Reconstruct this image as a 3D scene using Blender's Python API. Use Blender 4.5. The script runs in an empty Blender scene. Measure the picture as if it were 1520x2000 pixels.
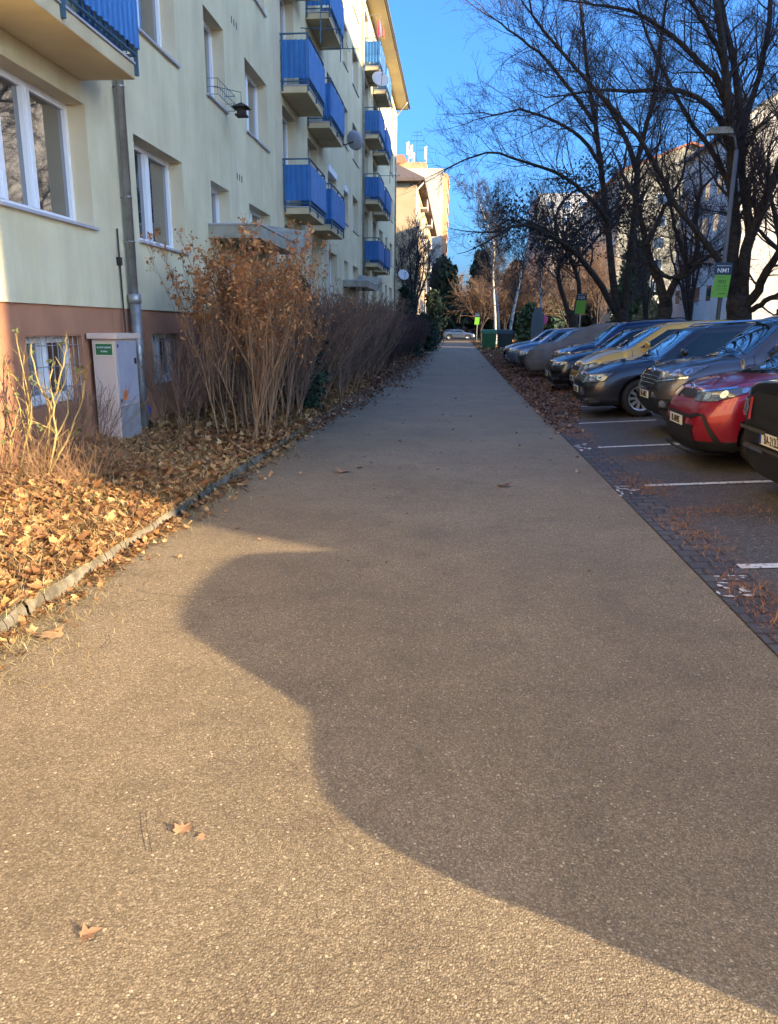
import bpy, bmesh, math, random
import numpy as np
from mathutils import Vector, Matrix
from mathutils.bvhtree import BVHTree
random.seed(7); rng = np.random.default_rng(7)
S = bpy.context.scene; C = S.collection; PI = math.pi
# ------------------------------------------------------------ camera
F = 1455.0; HC = 1.7; YAW = math.radians(4.9505); PITCH = math.radians(13.9397); ROLL = math.radians(0.5)
fw = Vector((-math.sin(YAW)*math.cos(PITCH), math.cos(YAW)*math.cos(PITCH), -math.sin(PITCH)))
r0 = Vector((math.cos(YAW), math.sin(YAW), 0)); u0 = r0.cross(fw)
rt = r0*math.cos(ROLL)+u0*math.sin(ROLL); up = -r0*math.sin(ROLL)+u0*math.cos(ROLL)
cam = bpy.data.cameras.new('camera'); co = bpy.data.objects.new('camera', cam); C.objects.link(co)
co.matrix_world = Matrix(((rt.x, up.x, -fw.x, 0), (rt.y, up.y, -fw.y, 0), (rt.z, up.z, -fw.z, HC), (0, 0, 0, 1)))
cam.sensor_fit = 'VERTICAL'; cam.sensor_height = 24.0; cam.lens = 24.0*F/2000; cam.clip_start = .05; cam.clip_end = 3000
S.camera = co
def P(px, py, Y):                    # photo pixel at street distance Y -> world point
    d = fw+rt*((px-760)/F)-up*((py-1000)/F); t = Y/d.y
    return Vector((t*d.x, Y, HC+t*d.z))
# ------------------------------------------------------------ light
SUN_EL = math.atan(.262); sx, sy = .903, -.43
w = bpy.data.worlds.new('World'); S.world = w; w.use_nodes = True
nt = w.node_tree; sky = nt.nodes.new('ShaderNodeTexSky'); sky.sky_type = 'NISHITA'; sky.sun_disc = False
sky.sun_elevation = SUN_EL; sky.sun_rotation = math.atan2(sx, sy); sky.ozone_density = 9; sky.dust_density = 4.5; sky.air_density = 1.0; sky.altitude = 200
bg = nt.nodes['Background']; bg.inputs[1].default_value = .14
nt.links.new(sky.outputs[0], bg.inputs[0])
sl = bpy.data.lights.new('sun', 'SUN'); sl.energy = 3.9; sl.angle = math.radians(.33); sl.color = (1, .80, .52)
so = bpy.data.objects.new('sun', sl); C.objects.link(so)
sd = Vector((sx*math.cos(SUN_EL), sy*math.cos(SUN_EL), math.sin(SUN_EL)))
so.rotation_euler = sd.to_track_quat('Z', 'Y').to_euler(); so.location = (20, -10, 30)
S.view_settings.view_transform = 'Standard'; S.view_settings.look = 'None'; S.view_settings.exposure = 2.1
S.render.engine = 'CYCLES'; S.cycles.max_bounces = 6
# ------------------------------------------------------------ materials
def mat(name, col, rough=.8, col2=None, scale=3., bump=0., bscale=40., metal=0., spec=.5, coat=0., detail=6, lo=.35, hi=.65, dist=.01, stretch=None):
    m = bpy.data.materials.new(name); m.use_nodes = True; t = m.node_tree; b = t.nodes['Principled BSDF']
    b.inputs['Base Color'].default_value = (*col, 1); b.inputs['Roughness'].default_value = rough
    b.inputs['Metallic'].default_value = metal; b.inputs['Specular IOR Level'].default_value = spec
    b.inputs['Coat Weight'].default_value = coat; b.inputs['Coat Roughness'].default_value = .02
    if col2 or bump:
        tc = t.nodes.new('ShaderNodeTexCoord')
    if col2:
        n = t.nodes.new('ShaderNodeTexNoise'); n.inputs['Scale'].default_value = scale; n.inputs['Detail'].default_value = detail
        r = t.nodes.new('ShaderNodeValToRGB'); r.color_ramp.elements[0].position = lo; r.color_ramp.elements[1].position = hi
        r.color_ramp.elements[0].color = (*col, 1); r.color_ramp.elements[1].color = (*col2, 1)
        t.links.new(tc.outputs['Object'], n.inputs['Vector']); t.links.new(n.outputs[0], r.inputs[0]); t.links.new(r.outputs[0], b.inputs['Base Color'])
        if stretch:                                  # rain streaks and grime
            mp = t.nodes.new('ShaderNodeMapping'); mp.inputs['Scale'].default_value = stretch; n3 = t.nodes.new('ShaderNodeTexNoise'); n3.inputs['Scale'].default_value = 1; n3.inputs['Detail'].default_value = 8; n3.inputs['Roughness'].default_value = .65
            t.links.new(tc.outputs['Object'], mp.inputs[0]); t.links.new(mp.outputs[0], n3.inputs['Vector']); mr = t.nodes.new('ShaderNodeMapRange'); mr.inputs[1].default_value = .32; mr.inputs[2].default_value = .6; mr.inputs[3].default_value = .86; mr.inputs[4].default_value = 1.02; t.links.new(n3.outputs[0], mr.inputs[0])
            vs = t.nodes.new('ShaderNodeVectorMath'); vs.operation = 'SCALE'; t.links.new(r.outputs[0], vs.inputs[0]); t.links.new(mr.outputs[0], vs.inputs['Scale']); t.links.new(vs.outputs[0], b.inputs['Base Color'])
    if bump:
        n2 = t.nodes.new('ShaderNodeTexNoise'); n2.inputs['Scale'].default_value = bscale; n2.inputs['Detail'].default_value = 5
        bp = t.nodes.new('ShaderNodeBump'); bp.inputs['Strength'].default_value = bump; bp.inputs['Distance'].default_value = dist
        t.links.new(tc.outputs['Object'], n2.inputs['Vector']); t.links.new(n2.outputs[0], bp.inputs['Height']); t.links.new(bp.outputs[0], b.inputs['Normal'])
    return m
def asphalt(name, dark, mid, stone, sc=95., bstr=1., dist=.006, stones=.5, patch=None):
    m = bpy.data.materials.new(name); m.use_nodes = True; t = m.node_tree; b = t.nodes['Principled BSDF']; L = t.links.new; N = t.nodes.new
    b.inputs['Roughness'].default_value = .68; b.inputs['Specular IOR Level'].default_value = .5
    tc = N('ShaderNodeTexCoord')
    wn = N('ShaderNodeTexNoise'); wn.inputs['Scale'].default_value = 60; wn.inputs['Detail'].default_value = 3
    wm = N('ShaderNodeVectorMath'); wm.operation = 'MULTIPLY_ADD'; wm.inputs[1].default_value = (.012, .012, .012)
    L(tc.outputs['Object'], wn.inputs[0]); L(wn.outputs['Color'], wm.inputs[0]); L(tc.outputs['Object'], wm.inputs[2])
    v = N('ShaderNodeTexVoronoi'); v.inputs['Scale'].default_value = sc; L(wm.outputs[0], v.inputs['Vector'])
    v2 = N('ShaderNodeTexVoronoi'); v2.inputs['Scale'].default_value = sc*2.3; L(wm.outputs[0], v2.inputs['Vector'])
    sep = N('ShaderNodeSeparateColor'); L(v.outputs['Color'], sep.inputs[0])
    cr = N('ShaderNodeValToRGB'); e = cr.color_ramp.elements; e[0].position = 0; e[0].color = (*dark, 1); e[1].position = 1; e[1].color = (*stone, 1)
    a = cr.color_ramp.elements.new(stones); a.color = (*mid, 1); a2 = cr.color_ramp.elements.new(.9); a2.color = tuple([(x*.6+y*.4) for x, y in zip(mid, stone)])+(1,)
    L(sep.outputs[0], cr.inputs[0])
    big = N('ShaderNodeTexNoise'); big.inputs['Scale'].default_value = .7; big.inputs['Detail'].default_value = 7; big.inputs['Roughness'].default_value = .65; L(tc.outputs['Object'], big.inputs[0])
    br = N('ShaderNodeMapRange'); br.inputs[1].default_value = .3; br.inputs[2].default_value = .7; br.inputs[3].default_value = .78; br.inputs[4].default_value = 1.18; L(big.outputs[0], br.inputs[0])
    mx = N('ShaderNodeVectorMath'); mx.operation = 'SCALE'; L(cr.outputs[0], mx.inputs[0]); L(br.outputs[0], mx.inputs['Scale'])
    # dark binder between the stones
    dm = N('ShaderNodeMapRange'); dm.inputs[1].default_value = .25; dm.inputs[2].default_value = .62; dm.inputs[3].default_value = 1.0; dm.inputs[4].default_value = .68; L(v.outputs['Distance'], dm.inputs[0])
    mx2 = N('ShaderNodeVectorMath'); mx2.operation = 'SCALE'; L(mx.outputs[0], mx2.inputs[0]); L(dm.outputs[0], mx2.inputs['Scale'])
    # scattered larger pale stones
    v3 = N('ShaderNodeTexVoronoi'); v3.inputs['Scale'].default_value = sc*.42; L(wm.outputs[0], v3.inputs['Vector']); s3 = N('ShaderNodeSeparateColor'); L(v3.outputs['Color'], s3.inputs[0])
    g1 = N('ShaderNodeMath'); g1.operation = 'GREATER_THAN'; g1.inputs[1].default_value = .955; L(s3.outputs[1], g1.inputs[0]); g2 = N('ShaderNodeMath'); g2.operation = 'LESS_THAN'; g2.inputs[1].default_value = .34; L(v3.outputs['Distance'], g2.inputs[0]); g3 = N('ShaderNodeMath'); g3.operation = 'MULTIPLY'; L(g1.outputs[0], g3.inputs[0]); L(g2.outputs[0], g3.inputs[1])
    m3 = N('ShaderNodeMix'); m3.data_type = 'RGBA'; m3.inputs['B'].default_value = (*[c*1.08 for c in stone], 1); L(g3.outputs[0], m3.inputs['Factor']); L(mx2.outputs[0], m3.inputs['A'])
    # hairline cracks and darker worn blotches
    cn = N('ShaderNodeTexNoise'); cn.inputs['Scale'].default_value = 1.6; cn.inputs['Detail'].default_value = 8; L(tc.outputs['Object'], cn.inputs[0]); cm = N('ShaderNodeVectorMath'); cm.operation = 'MULTIPLY_ADD'; cm.inputs[1].default_value = (.9, .9, 0); L(cn.outputs['Color'], cm.inputs[0]); L(tc.outputs['Object'], cm.inputs[2])
    ve = N('ShaderNodeTexVoronoi'); ve.feature = 'DISTANCE_TO_EDGE'; ve.inputs['Scale'].default_value = .33; L(cm.outputs[0], ve.inputs['Vector']); cc = N('ShaderNodeMapRange'); cc.inputs[1].default_value = .0006; cc.inputs[2].default_value = .0022; cc.inputs[3].default_value = .74; cc.inputs[4].default_value = 1; L(ve.outputs['Distance'], cc.inputs[0])
    bn = N('ShaderNodeTexNoise'); bn.inputs['Scale'].default_value = 3.2; bn.inputs['Detail'].default_value = 9; bn.inputs['Roughness'].default_value = .7; L(tc.outputs['Object'], bn.inputs[0]); bm_ = N('ShaderNodeMapRange'); bm_.inputs[1].default_value = .30; bm_.inputs[2].default_value = .5; bm_.inputs[3].default_value = .80; bm_.inputs[4].default_value = 1.03; L(bn.outputs[0], bm_.inputs[0])
    mm_ = N('ShaderNodeMath'); mm_.operation = 'MULTIPLY'; L(cc.outputs[0], mm_.inputs[0]); L(bm_.outputs[0], mm_.inputs[1]); m4 = N('ShaderNodeVectorMath'); m4.operation = 'SCALE'; L(m3.outputs['Result'], m4.inputs[0]); L(mm_.outputs[0], m4.inputs['Scale'])
    L(m4.outputs[0], b.inputs['Base Color'])
    ad = N('ShaderNodeMath'); ad.operation = 'MULTIPLY_ADD'; ad.inputs[1].default_value = .45; L(v2.outputs['Distance'], ad.inputs[0]); L(v.outputs['Distance'], ad.inputs[2])
    nn = N('ShaderNodeTexNoise'); nn.inputs['Scale'].default_value = 30; nn.inputs['Detail'].default_value = 8; L(tc.outputs['Object'], nn.inputs[0])
    sb = N('ShaderNodeMath'); sb.operation = 'MULTIPLY_ADD'; sb.inputs[1].default_value = -1.2; L(nn.outputs[0], sb.inputs[0]); L(ad.outputs[0], sb.inputs[2])
    bp = N('ShaderNodeBump'); bp.invert = True; bp.inputs['Strength'].default_value = bstr; bp.inputs['Distance'].default_value = dist
    sy = N('ShaderNodeSeparateXYZ'); L(tc.outputs['Object'], sy.inputs[0]); fm = N('ShaderNodeMapRange'); fm.inputs[1].default_value = 2.5; fm.inputs[2].default_value = 12; fm.inputs[3].default_value = bstr; fm.inputs[4].default_value = bstr*.12; L(sy.outputs[1], fm.inputs[0]); L(fm.outputs[0], bp.inputs['Strength'])   # bump fades along y so the far stretch does not render too dark
    L(sb.outputs[0], bp.inputs['Height']); L(bp.outputs[0], b.inputs['Normal'])
    return m
def attr_mat(name, stops, rough=.8, trans=0.):
    m = bpy.data.materials.new(name); m.use_nodes = True; t = m.node_tree; b = t.nodes['Principled BSDF']; b.inputs['Roughness'].default_value = rough
    a = t.nodes.new('ShaderNodeAttribute'); a.attribute_name = 'rnd'; r = t.nodes.new('ShaderNodeValToRGB'); r.color_ramp.interpolation = 'LINEAR'
    el = r.color_ramp.elements; el[0].position = stops[0][0]; el[0].color = (*stops[0][1], 1); el[1].position = stops[-1][0]; el[1].color = (*stops[-1][1], 1)
    for p, c in stops[1:-1]:
        e = el.new(p); e.color = (*c, 1)
    t.links.new(a.outputs['Fac'], r.inputs[0]); t.links.new(r.outputs[0], b.inputs['Base Color'])
    if trans:
        tr = t.nodes.new('ShaderNodeBsdfTranslucent'); t.links.new(r.outputs[0], tr.inputs[0]); ms = t.nodes.new('ShaderNodeMixShader'); ms.inputs[0].default_value = trans
        t.links.new(b.outputs[0], ms.inputs[1]); t.links.new(tr.outputs[0], ms.inputs[2]); t.links.new(ms.outputs[0], t.nodes['Material Output'].inputs[0])
    return m
M = {}
M['path'] = asphalt('path_asphalt', (.175, .127, .07), (.285, .212, .122), (.45, .36, .225), 150, .85, .0055, .62)
M['lot'] = asphalt('lot_asphalt', (.065, .055, .046), (.12, .10, .082), (.22, .195, .17), 90, .8, .005, .6)
M['road'] = asphalt('road_asphalt', (.05, .05, .05), (.08, .08, .08), (.14, .14, .14), 60, .5, .005)
M['soil'] = mat('soil', (.05, .035, .02), .95, (.13, .09, .045), 6, 1., 30, dist=.03)
M['lawn'] = mat('lawn', (.10, .10, .035), .95, (.24, .16, .07), 3, .8, 40, dist=.03)
M['cobble'] = None
M['kerb'] = mat('kerb_concrete', (.08, .066, .042), .95, (.23, .195, .135), 7, .8, 60, dist=.012)
M['plaster'] = mat('cream_plaster', (.68, .585, .35), .92, (.74, .65, .41), 1.6, .8, 90, dist=.010, stretch=(2.2, 2.2, .35))
M['reveal'] = mat('yellow_plaster', (.62, .51, .32), .92, (.68, .57, .37), 2, .5, 130, dist=.006)
M['plinth'] = mat('brown_plinth_plaster', (.37, .165, .085), .9, (.43, .20, .105), 2.5, .8, 90, dist=.008, stretch=(2.5, 2.5, .8))
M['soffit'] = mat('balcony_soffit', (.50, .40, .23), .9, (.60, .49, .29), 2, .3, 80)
M['white'] = mat('white_frame', (.78, .78, .78), .4)
M['metal'] = mat('galvanised_metal', (.38, .38, .37), .45, (.25, .24, .22), 5, metal=.6)
M['tin'] = mat('grey_tin_sill', (.46, .44, .46), .5, metal=.2)
M['blue'] = mat('blue_panel', (.022, .13, .36), .45, (.035, .17, .42), 3, spec=.5, stretch=(6, 6, 1.2))
M['bluerail'] = mat('blue_grey_rail', (.05, .11, .16), .5, metal=.2)
M['glass'] = mat('window_glass', (.03, .035, .04), .03, metal=.0, spec=1.0, coat=1.0)
M['curtain'] = mat('curtain', (.45, .43, .38), .9, (.6, .58, .52), 12)
M['dark'] = mat('dark_plastic', (.012, .012, .013), .55)
M['concrete'] = mat('grey_concrete', (.27, .255, .19), .9, (.38, .35, .27), 3, .5, 40)
M['roof'] = mat('brown_tiles', (.10, .075, .06), .85, (.17, .12, .09), 20, .5, 30)
M['bark'] = mat('dark_bark', (.028, .022, .017), .95, (.065, .05, .037), 9, 1., 35, dist=.03)
M['twig'] = mat('dark_twigs', (.050, .037, .033), .9)
M['birch'] = mat('birch_bark', (.50, .47, .42), .8, (.05, .045, .04), 7, .3, 20, lo=.52, hi=.6)
M['twigbrown'] = mat('brown_twigs', (.17, .105, .065), .9, (.24, .15, .09), 5)
M['bushstem'] = mat('tan_stems', (.22, .125, .06), .9, (.32, .19, .10), 8)
M['bushgrey'] = mat('grey_brown_stems', (.15, .09, .06), .9, (.22, .14, .095), 8)
M['bushred'] = mat('red_brown_stems', (.085, .05, .045), .9, (.13, .08, .07), 8)
M['cane'] = mat('green_yellow_cane', (.25, .20, .06), .75, (.38, .27, .10), 22, .6, 90)
M['leaf'] = attr_mat('dry_leaves', [(0, (.13, .055, .02)), (.35, (.27, .12, .04)), (.65, (.40, .21, .08)), (.9, (.50, .28, .10)), (1, (.58, .40, .17))], .75, .15)
M['leafdull'] = attr_mat('dull_leaves', [(0, (.10, .05, .03)), (.5, (.24, .115, .06)), (.9, (.38, .21, .12)), (1, (.46, .33, .2))], .8, .1)
M['straw'] = attr_mat('straw', [(0, (.22, .15, .06)), (.6, (.42, .31, .13)), (1, (.55, .45, .22))], .8, .1)
M['grass'] = attr_mat('green_grass', [(0, (.05, .07, .02)), (1, (.14, .16, .05))], .8, .1)
M['orange'] = attr_mat('orange_dry_leaves', [(0, (.24, .09, .03)), (.6, (.46, .19, .06)), (1, (.62, .33, .12))], .8, .2)
M['needle'] = attr_mat('conifer_green', [(0, (.010, .022, .012)), (.7, (.024, .048, .024)), (1, (.045, .075, .03))], .8)
M['needley'] = attr_mat('yellow_green_foliage', [(0, (.06, .075, .02)), (.7, (.16, .17, .05)), (1, (.26, .24, .09))], .8)
M['darkleaf'] = attr_mat('dark_hanging_leaves', [(0, (.02, .022, .02)), (.8, (.04, .04, .035)), (1, (.07, .06, .045))], .8)
M['linewhite'] = mat('road_paint', (.62, .61, .58), .7, (.16, .14, .12), 26, .3, 60, lo=.56, hi=.64)
M['plate'] = mat('plate_white', (.75, .72, .62), .4)
M['ink'] = mat('black_ink', (.01, .01, .01), .5)
M['chrome'] = mat('chrome', (.7, .7, .7), .12, metal=1.)
M['lens'] = mat('lamp_lens', (.13, .135, .14), .12, (.26, .26, .26), 7, metal=.6, spec=1., coat=1., lo=.3, hi=.7); M['reflector'] = mat('lamp_reflector', (.70, .70, .68), .18, metal=.9, coat=1.)
M['lensdark'] = mat('dark_lamp_lens', (.03, .03, .03), .06, (.35, .35, .34), 12, spec=1., coat=1., lo=.5, hi=.66)
M['cglass'] = mat('car_glass', (.012, .03, .04), .02, spec=1., coat=1.); M['cglass'].node_tree.nodes['Principled BSDF'].inputs['IOR'].default_value = 1.75; M['glass'].node_tree.nodes['Principled BSDF'].inputs['IOR'].default_value = 1.9
M['sglass'] = mat('side_glass', (.010, .026, .034), .04, spec=.5); M['tyre'] = mat('tyre_rubber', (.016, .016, .016), .85)
M['rim'] = mat('alloy_rim', (.62, .62, .61), .3, metal=.75)
M['signblue'] = mat('sign_dark_blue', (.012, .035, .07), .5)
M['signgreen'] = mat('sign_green', (.16, .42, .035), .5)
M['signwhite'] = mat('sign_white', (.8, .8, .8), .5)
def paint(name, c, rough=.16, coat=1., metal=.3):
    return mat(name, c, rough, metal=metal, coat=coat, spec=.5)
# ------------------------------------------------------------ helpers
def link(name, me, m=None, parent=None):
    o = bpy.data.objects.new(name, me); C.objects.link(o)
    if m is not None:
        for x in (m if isinstance(m, (list, tuple)) else [m]): me.materials.append(x)
    if parent: o.parent = parent
    return o
def tag(o, label=None, cat=None, group=None, kind=None):
    for k, v in (('label', label), ('category', cat), ('group', group), ('kind', kind)):
        if v: o[k] = v
    return o
def thing(name, loc, label, cat, group=None, rz=0):
    o = bpy.data.objects.new(name, None); o.empty_display_size = .2; C.objects.link(o); o.location = loc; o.rotation_euler.z = rz
    return tag(o, label, cat, group)
class MB:
    def __init__(s): s.v = []; s.f = []; s.mi = []
    def quad(s, a, b, c, d, mi=0):
        n = len(s.v); s.v += [tuple(a), tuple(b), tuple(c), tuple(d)]; s.f.append((n, n+1, n+2, n+3)); s.mi.append(mi)
    def poly(s, pts, mi=0):
        n = len(s.v); s.v += [tuple(p) for p in pts]; s.f.append(tuple(range(n, n+len(pts)))); s.mi.append(mi)
    def box(s, x0, x1, y0, y1, z0, z1, mi=0):
        n = len(s.v); s.v += [(x, y, z) for z in (z0, z1) for y in (y0, y1) for x in (x0, x1)]
        for q in ((0, 2, 3, 1), (4, 5, 7, 6), (0, 1, 5, 4), (2, 6, 7, 3), (0, 4, 6, 2), (1, 3, 7, 5)):
            s.f.append(tuple(n+i for i in q)); s.mi.append(mi)
    def tube(s, pts, r, k=8, mi=0, cap=True):
        pts = [Vector(p) for p in pts]; rs = r if isinstance(r, (list, tuple)) else [r]*len(pts); n0 = len(s.v); a = None
        for i, p in enumerate(pts):
            d = (pts[min(i+1, len(pts)-1)]-pts[max(i-1, 0)]).normalized()
            if a is None: a = d.orthogonal().normalized()
            else: a = (a-d*a.dot(d)).normalized()
            b = d.cross(a)
            for j in range(k):
                t = 2*PI*j/k; s.v.append(tuple(p+(a*math.cos(t)+b*math.sin(t))*rs[i]))
        for i in range(len(pts)-1):
            for j in range(k):
                s.f.append((n0+i*k+j, n0+i*k+(j+1) % k, n0+(i+1)*k+(j+1) % k, n0+(i+1)*k+j)); s.mi.append(mi)
        if cap:
            s.f.append(tuple(n0+j for j in reversed(range(k)))); s.mi.append(mi)
            e = n0+(len(pts)-1)*k; s.f.append(tuple(e+j for j in range(k))); s.mi.append(mi)
    def lathe(s, prof, k=24, M4=Matrix(), mi=0):      # prof: (r, h) along local z
        n0 = len(s.v)
        for r, h in prof:
            for j in range(k):
                t = 2*PI*j/k; s.v.append(tuple(M4 @ Vector((r*math.cos(t), r*math.sin(t), h))))
        for i in range(len(prof)-1):
            for j in range(k):
                s.f.append((n0+i*k+j, n0+i*k+(j+1) % k, n0+(i+1)*k+(j+1) % k, n0+(i+1)*k+j)); s.mi.append(mi)
    def build(s, name, m, parent=None, smooth=False, bevel=0):
        me = bpy.data.meshes.new(name); me.from_pydata(s.v, [], s.f); me.polygons.foreach_set('material_index', s.mi)
        if smooth: me.polygons.foreach_set('use_smooth', [True]*len(me.polygons))
        me.update(); o = link(name, me, m, parent)
        if bevel:
            md = o.modifiers.new('bevel', 'BEVEL'); md.width = bevel; md.segments = 2; md.limit_method = 'ANGLE'
        return o
def np_mesh(name, V, Fq, m, parent=None, rnd=None, smooth=False):
    me = bpy.data.meshes.new(name); n = len(V); k = Fq.shape[1]; nf = len(Fq)
    me.vertices.add(n); me.vertices.foreach_set('co', V.astype(np.float32).ravel())
    me.loops.add(nf*k); me.loops.foreach_set('vertex_index', Fq.astype(np.int32).ravel())
    me.polygons.add(nf); me.polygons.foreach_set('loop_start', np.arange(0, nf*k, k, dtype=np.int32))
    if smooth: me.polygons.foreach_set('use_smooth', np.ones(nf, bool))
    if rnd is not None:
        at = me.attributes.new('rnd', 'FLOAT', 'POINT'); at.data.foreach_set('value', rnd.astype(np.float32))
    me.update(calc_edges=True); return link(name, me, m, parent)
class Twigs:                                   # many tapered tubes collected, vectorised at the end
    def __init__(s): s.d = {}
    def add(s, pts, rad, k): s.d.setdefault((len(pts), k), []).append((pts, rad))
    def arrays(s):
        Vs, Fs, off = [], [], 0
        for (n, k), L in s.d.items():
            A = np.array([p for p, r in L], float); R = np.array([r for p, r in L], float); m = len(L)
            D = np.empty_like(A); D[:, 1:-1] = A[:, 2:]-A[:, :-2]; D[:, 0] = A[:, 1]-A[:, 0]; D[:, -1] = A[:, -1]-A[:, -2]
            D /= np.linalg.norm(D, axis=2, keepdims=True)+1e-9
            ref = np.where(np.abs(D[:, :1, 2:3]) > .9, np.array([1., 0, 0]), np.array([0, 0, 1.])); ref = np.broadcast_to(ref, D.shape)
            U = np.cross(D, ref); U /= np.linalg.norm(U, axis=2, keepdims=True)+1e-9; W = np.cross(D, U)
            t = np.arange(k)*2*PI/k
            V = A[:, :, None]+R[:, :, None, None]*(U[:, :, None]*np.cos(t)[None, None, :, None]+W[:, :, None]*np.sin(t)[None, None, :, None])
            Vs.append(V.reshape(-1, 3)); i = np.arange(n-1)[:, None]; j = np.arange(k)[None]; j2 = (j+1) % k
            q = np.stack([i*k+j, i*k+j2, (i+1)*k+j2, (i+1)*k+j], -1).reshape(-1, 4)
            Fs.append((q[None]+(np.arange(m)*n*k)[:, None, None]).reshape(-1, 4)+off); off += m*n*k
        return np.concatenate(Vs), np.concatenate(Fs)
    def build(s, name, m, parent=None):
        V, Fq = s.arrays(); return np_mesh(name, V, Fq, m, parent, smooth=True)
def nrm(v): return v/(np.linalg.norm(v)+1e-9)
def grow(tw, p, d, L, r, lv, maxlv, kids, spread=.8, upb=.15, wob=.14, thin=None, n=None, ratio=.6, leafpts=None, rmin=.0035):
    n = n or (6 if lv < maxlv else 4)
    pts = [p]; dd = nrm(d); cur = p
    for i in range(n-1):
        dd = nrm(dd+rng.normal(0, wob, 3)+np.array([0, 0, upb*.3])); cur = cur+dd*L/(n-1); pts.append(cur)
    rad = [max(rmin, r*(1-.75*i/(n-1))) for i in range(n)]
    tw.add(pts, rad, 6 if r > .05 else (4 if r > .012 else 3))
    if leafpts is not None and lv == maxlv: leafpts.append(pts[-1]); leafpts.append(pts[-2])
    if lv < maxlv: sprout(tw, pts, rad, L, lv, maxlv, kids, spread, upb, wob, ratio, leafpts, rmin)
def sprout(tw, pts, rad, L, lv, maxlv, kids, spread=.8, upb=.15, wob=.14, ratio=.6, leafpts=None, rmin=.0035, start=.2):
    k = kids[min(lv, len(kids)-1)]; n = len(pts)
    for c in range(k):
        t = start+(1-start)*(c+rng.random())/k; x = t*(n-1); i = min(int(x), n-2); fr = x-i
        q = pts[i]*(1-fr)+pts[i+1]*fr; ax = nrm(pts[i+1]-pts[i]); rr = rad[i]*(1-fr)+rad[i+1]*fr
        o = rng.normal(0, 1, 3); o -= ax*o.dot(ax); o = nrm(o)
        sp = spread*(.7+.6*rng.random()); nd = nrm(ax*math.cos(sp)+o*math.sin(sp)+np.array([0, 0, upb]))
        grow(tw, q, nd, L*ratio*(.6+.6*rng.random())*(1.1-.45*t), max(rmin, rr*.45), lv+1, maxlv, kids, spread, upb, wob, None, None, ratio, leafpts, rmin)
def leafquads(pts, size, per, name, m, parent, spread=.12, flat=False):
    A = np.repeat(np.array(pts), per, 0); n = len(A); A = A+rng.normal(0, spread, (n, 3))
    U = rng.normal(0, 1, (n, 3)); U /= np.linalg.norm(U, axis=1, keepdims=True); T = rng.normal(0, 1, (n, 3)); W = np.cross(U, T); W /= np.linalg.norm(W, axis=1, keepdims=True)
    s = size*(.6+.8*rng.random((n, 1)))
    V = np.stack([A-U*s, A+W*s*.5, A+U*s, A-W*s*.5], 1).reshape(-1, 3); Fq = np.arange(n*4).reshape(-1, 4)
    return np_mesh(name, V, Fq, m, parent, rnd=np.repeat(rng.random(n), 4))
def scatter_leaves(X, Y, Z, size, name, m, parent=None, tilt=.5, lift=.012):
    n = len(X); ang = np.array([0, .45, .75, 1.15, 1.5, 2.0, 2.35, 2.9, PI, 3.5, 3.95, 4.3, 4.75, 5.15, 5.5, 5.9]); rr = np.array([1., .55, .8, .5, .95, .52, .75, .45, .25, .35, .75, .42, .95, .4, .8, .45])
    k = len(ang); rot = rng.random(n)*2*PI; s = size*(.55+.8*rng.random(n))
    a = ang[None]+rot[:, None]; q0 = rng.random((n, 1)); R = (rr[None]*(.45+.55*q0)+.62*(1-q0)*.9)*s[:, None]*(.7+.55*rng.random((n, k)))
    lx = R*np.cos(a); ly = R*np.sin(a); curl = (rng.random(n)-.25)*1.9
    fold = np.abs(np.cos(a-rot[:, None]-PI/2)) ** 1.5*R*curl[:, None]*.6
    tx, ty = rng.normal(0, tilt, n), rng.normal(0, tilt, n)
    lz = fold+lx*tx[:, None]+ly*ty[:, None]
    lz = lz-lz.min(1, keepdims=True)*.8+lift*rng.random(n)[:, None]
    V = np.zeros((n, k+1, 3)); V[:, 0] = np.stack([X, Y, Z+(lz.mean(1))*.6], 1)
    V[:, 1:, 0] = X[:, None]+lx; V[:, 1:, 1] = Y[:, None]+ly; V[:, 1:, 2] = Z[:, None]+lz
    tri = np.array([(0, 1+i, 1+(i+1) % k) for i in range(k)]); Fq = (tri[None]+(np.arange(n)*(k+1))[:, None, None]).reshape(-1, 3)
    return np_mesh(name, V.reshape(-1, 3), Fq, m, parent, rnd=np.repeat(rng.random(n), k+1))
def text(s, size, origin, right, upv, m, parent=None, name='lettering', depth=.0015, align='CENTER', sx_=1.):
    cu = bpy.data.curves.new(name, 'FONT'); cu.body = s; cu.size = size; cu.align_x = align; cu.align_y = 'CENTER'; cu.extrude = depth; cu.resolution_u = 3; cu.offset = size*.006
    t = bpy.data.objects.new('t', cu); C.objects.link(t); dg = bpy.context.evaluated_depsgraph_get(); me = bpy.data.meshes.new_from_object(t.evaluated_get(dg)); bpy.data.objects.remove(t)
    r, u = Vector(right).normalized(), Vector(upv).normalized(); n = r.cross(u)
    me.transform(Matrix(((r.x*sx_, u.x, n.x, origin[0]), (r.y*sx_, u.y, n.y, origin[1]), (r.z*sx_, u.z, n.z, origin[2]), (0, 0, 0, 1))))
    me.materials.clear(); o = link(name, me, m, parent)
    if s.endswith('1'):                          # give the last 1 its flag
        vs = [Vector(v.co)-Vector(origin) for v in me.vertices]; x1 = max(v.dot(r) for v in vs); yt = max(v.dot(u) for v in vs); y0_ = min(v.dot(u) for v in vs); h = yt-y0_; st = h*.13
        f = MB(); q = lambda a, b_: Vector(origin)+r*a+u*b_+n*depth*1.2
        f.poly([q(x1-st, yt-h*.0), q(x1-st-h*.24, yt-h*.22), q(x1-st-h*.24, yt-h*.36), q(x1-st, yt-h*.16)]); f.build('numeral_flag', m, parent)
    return o
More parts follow.
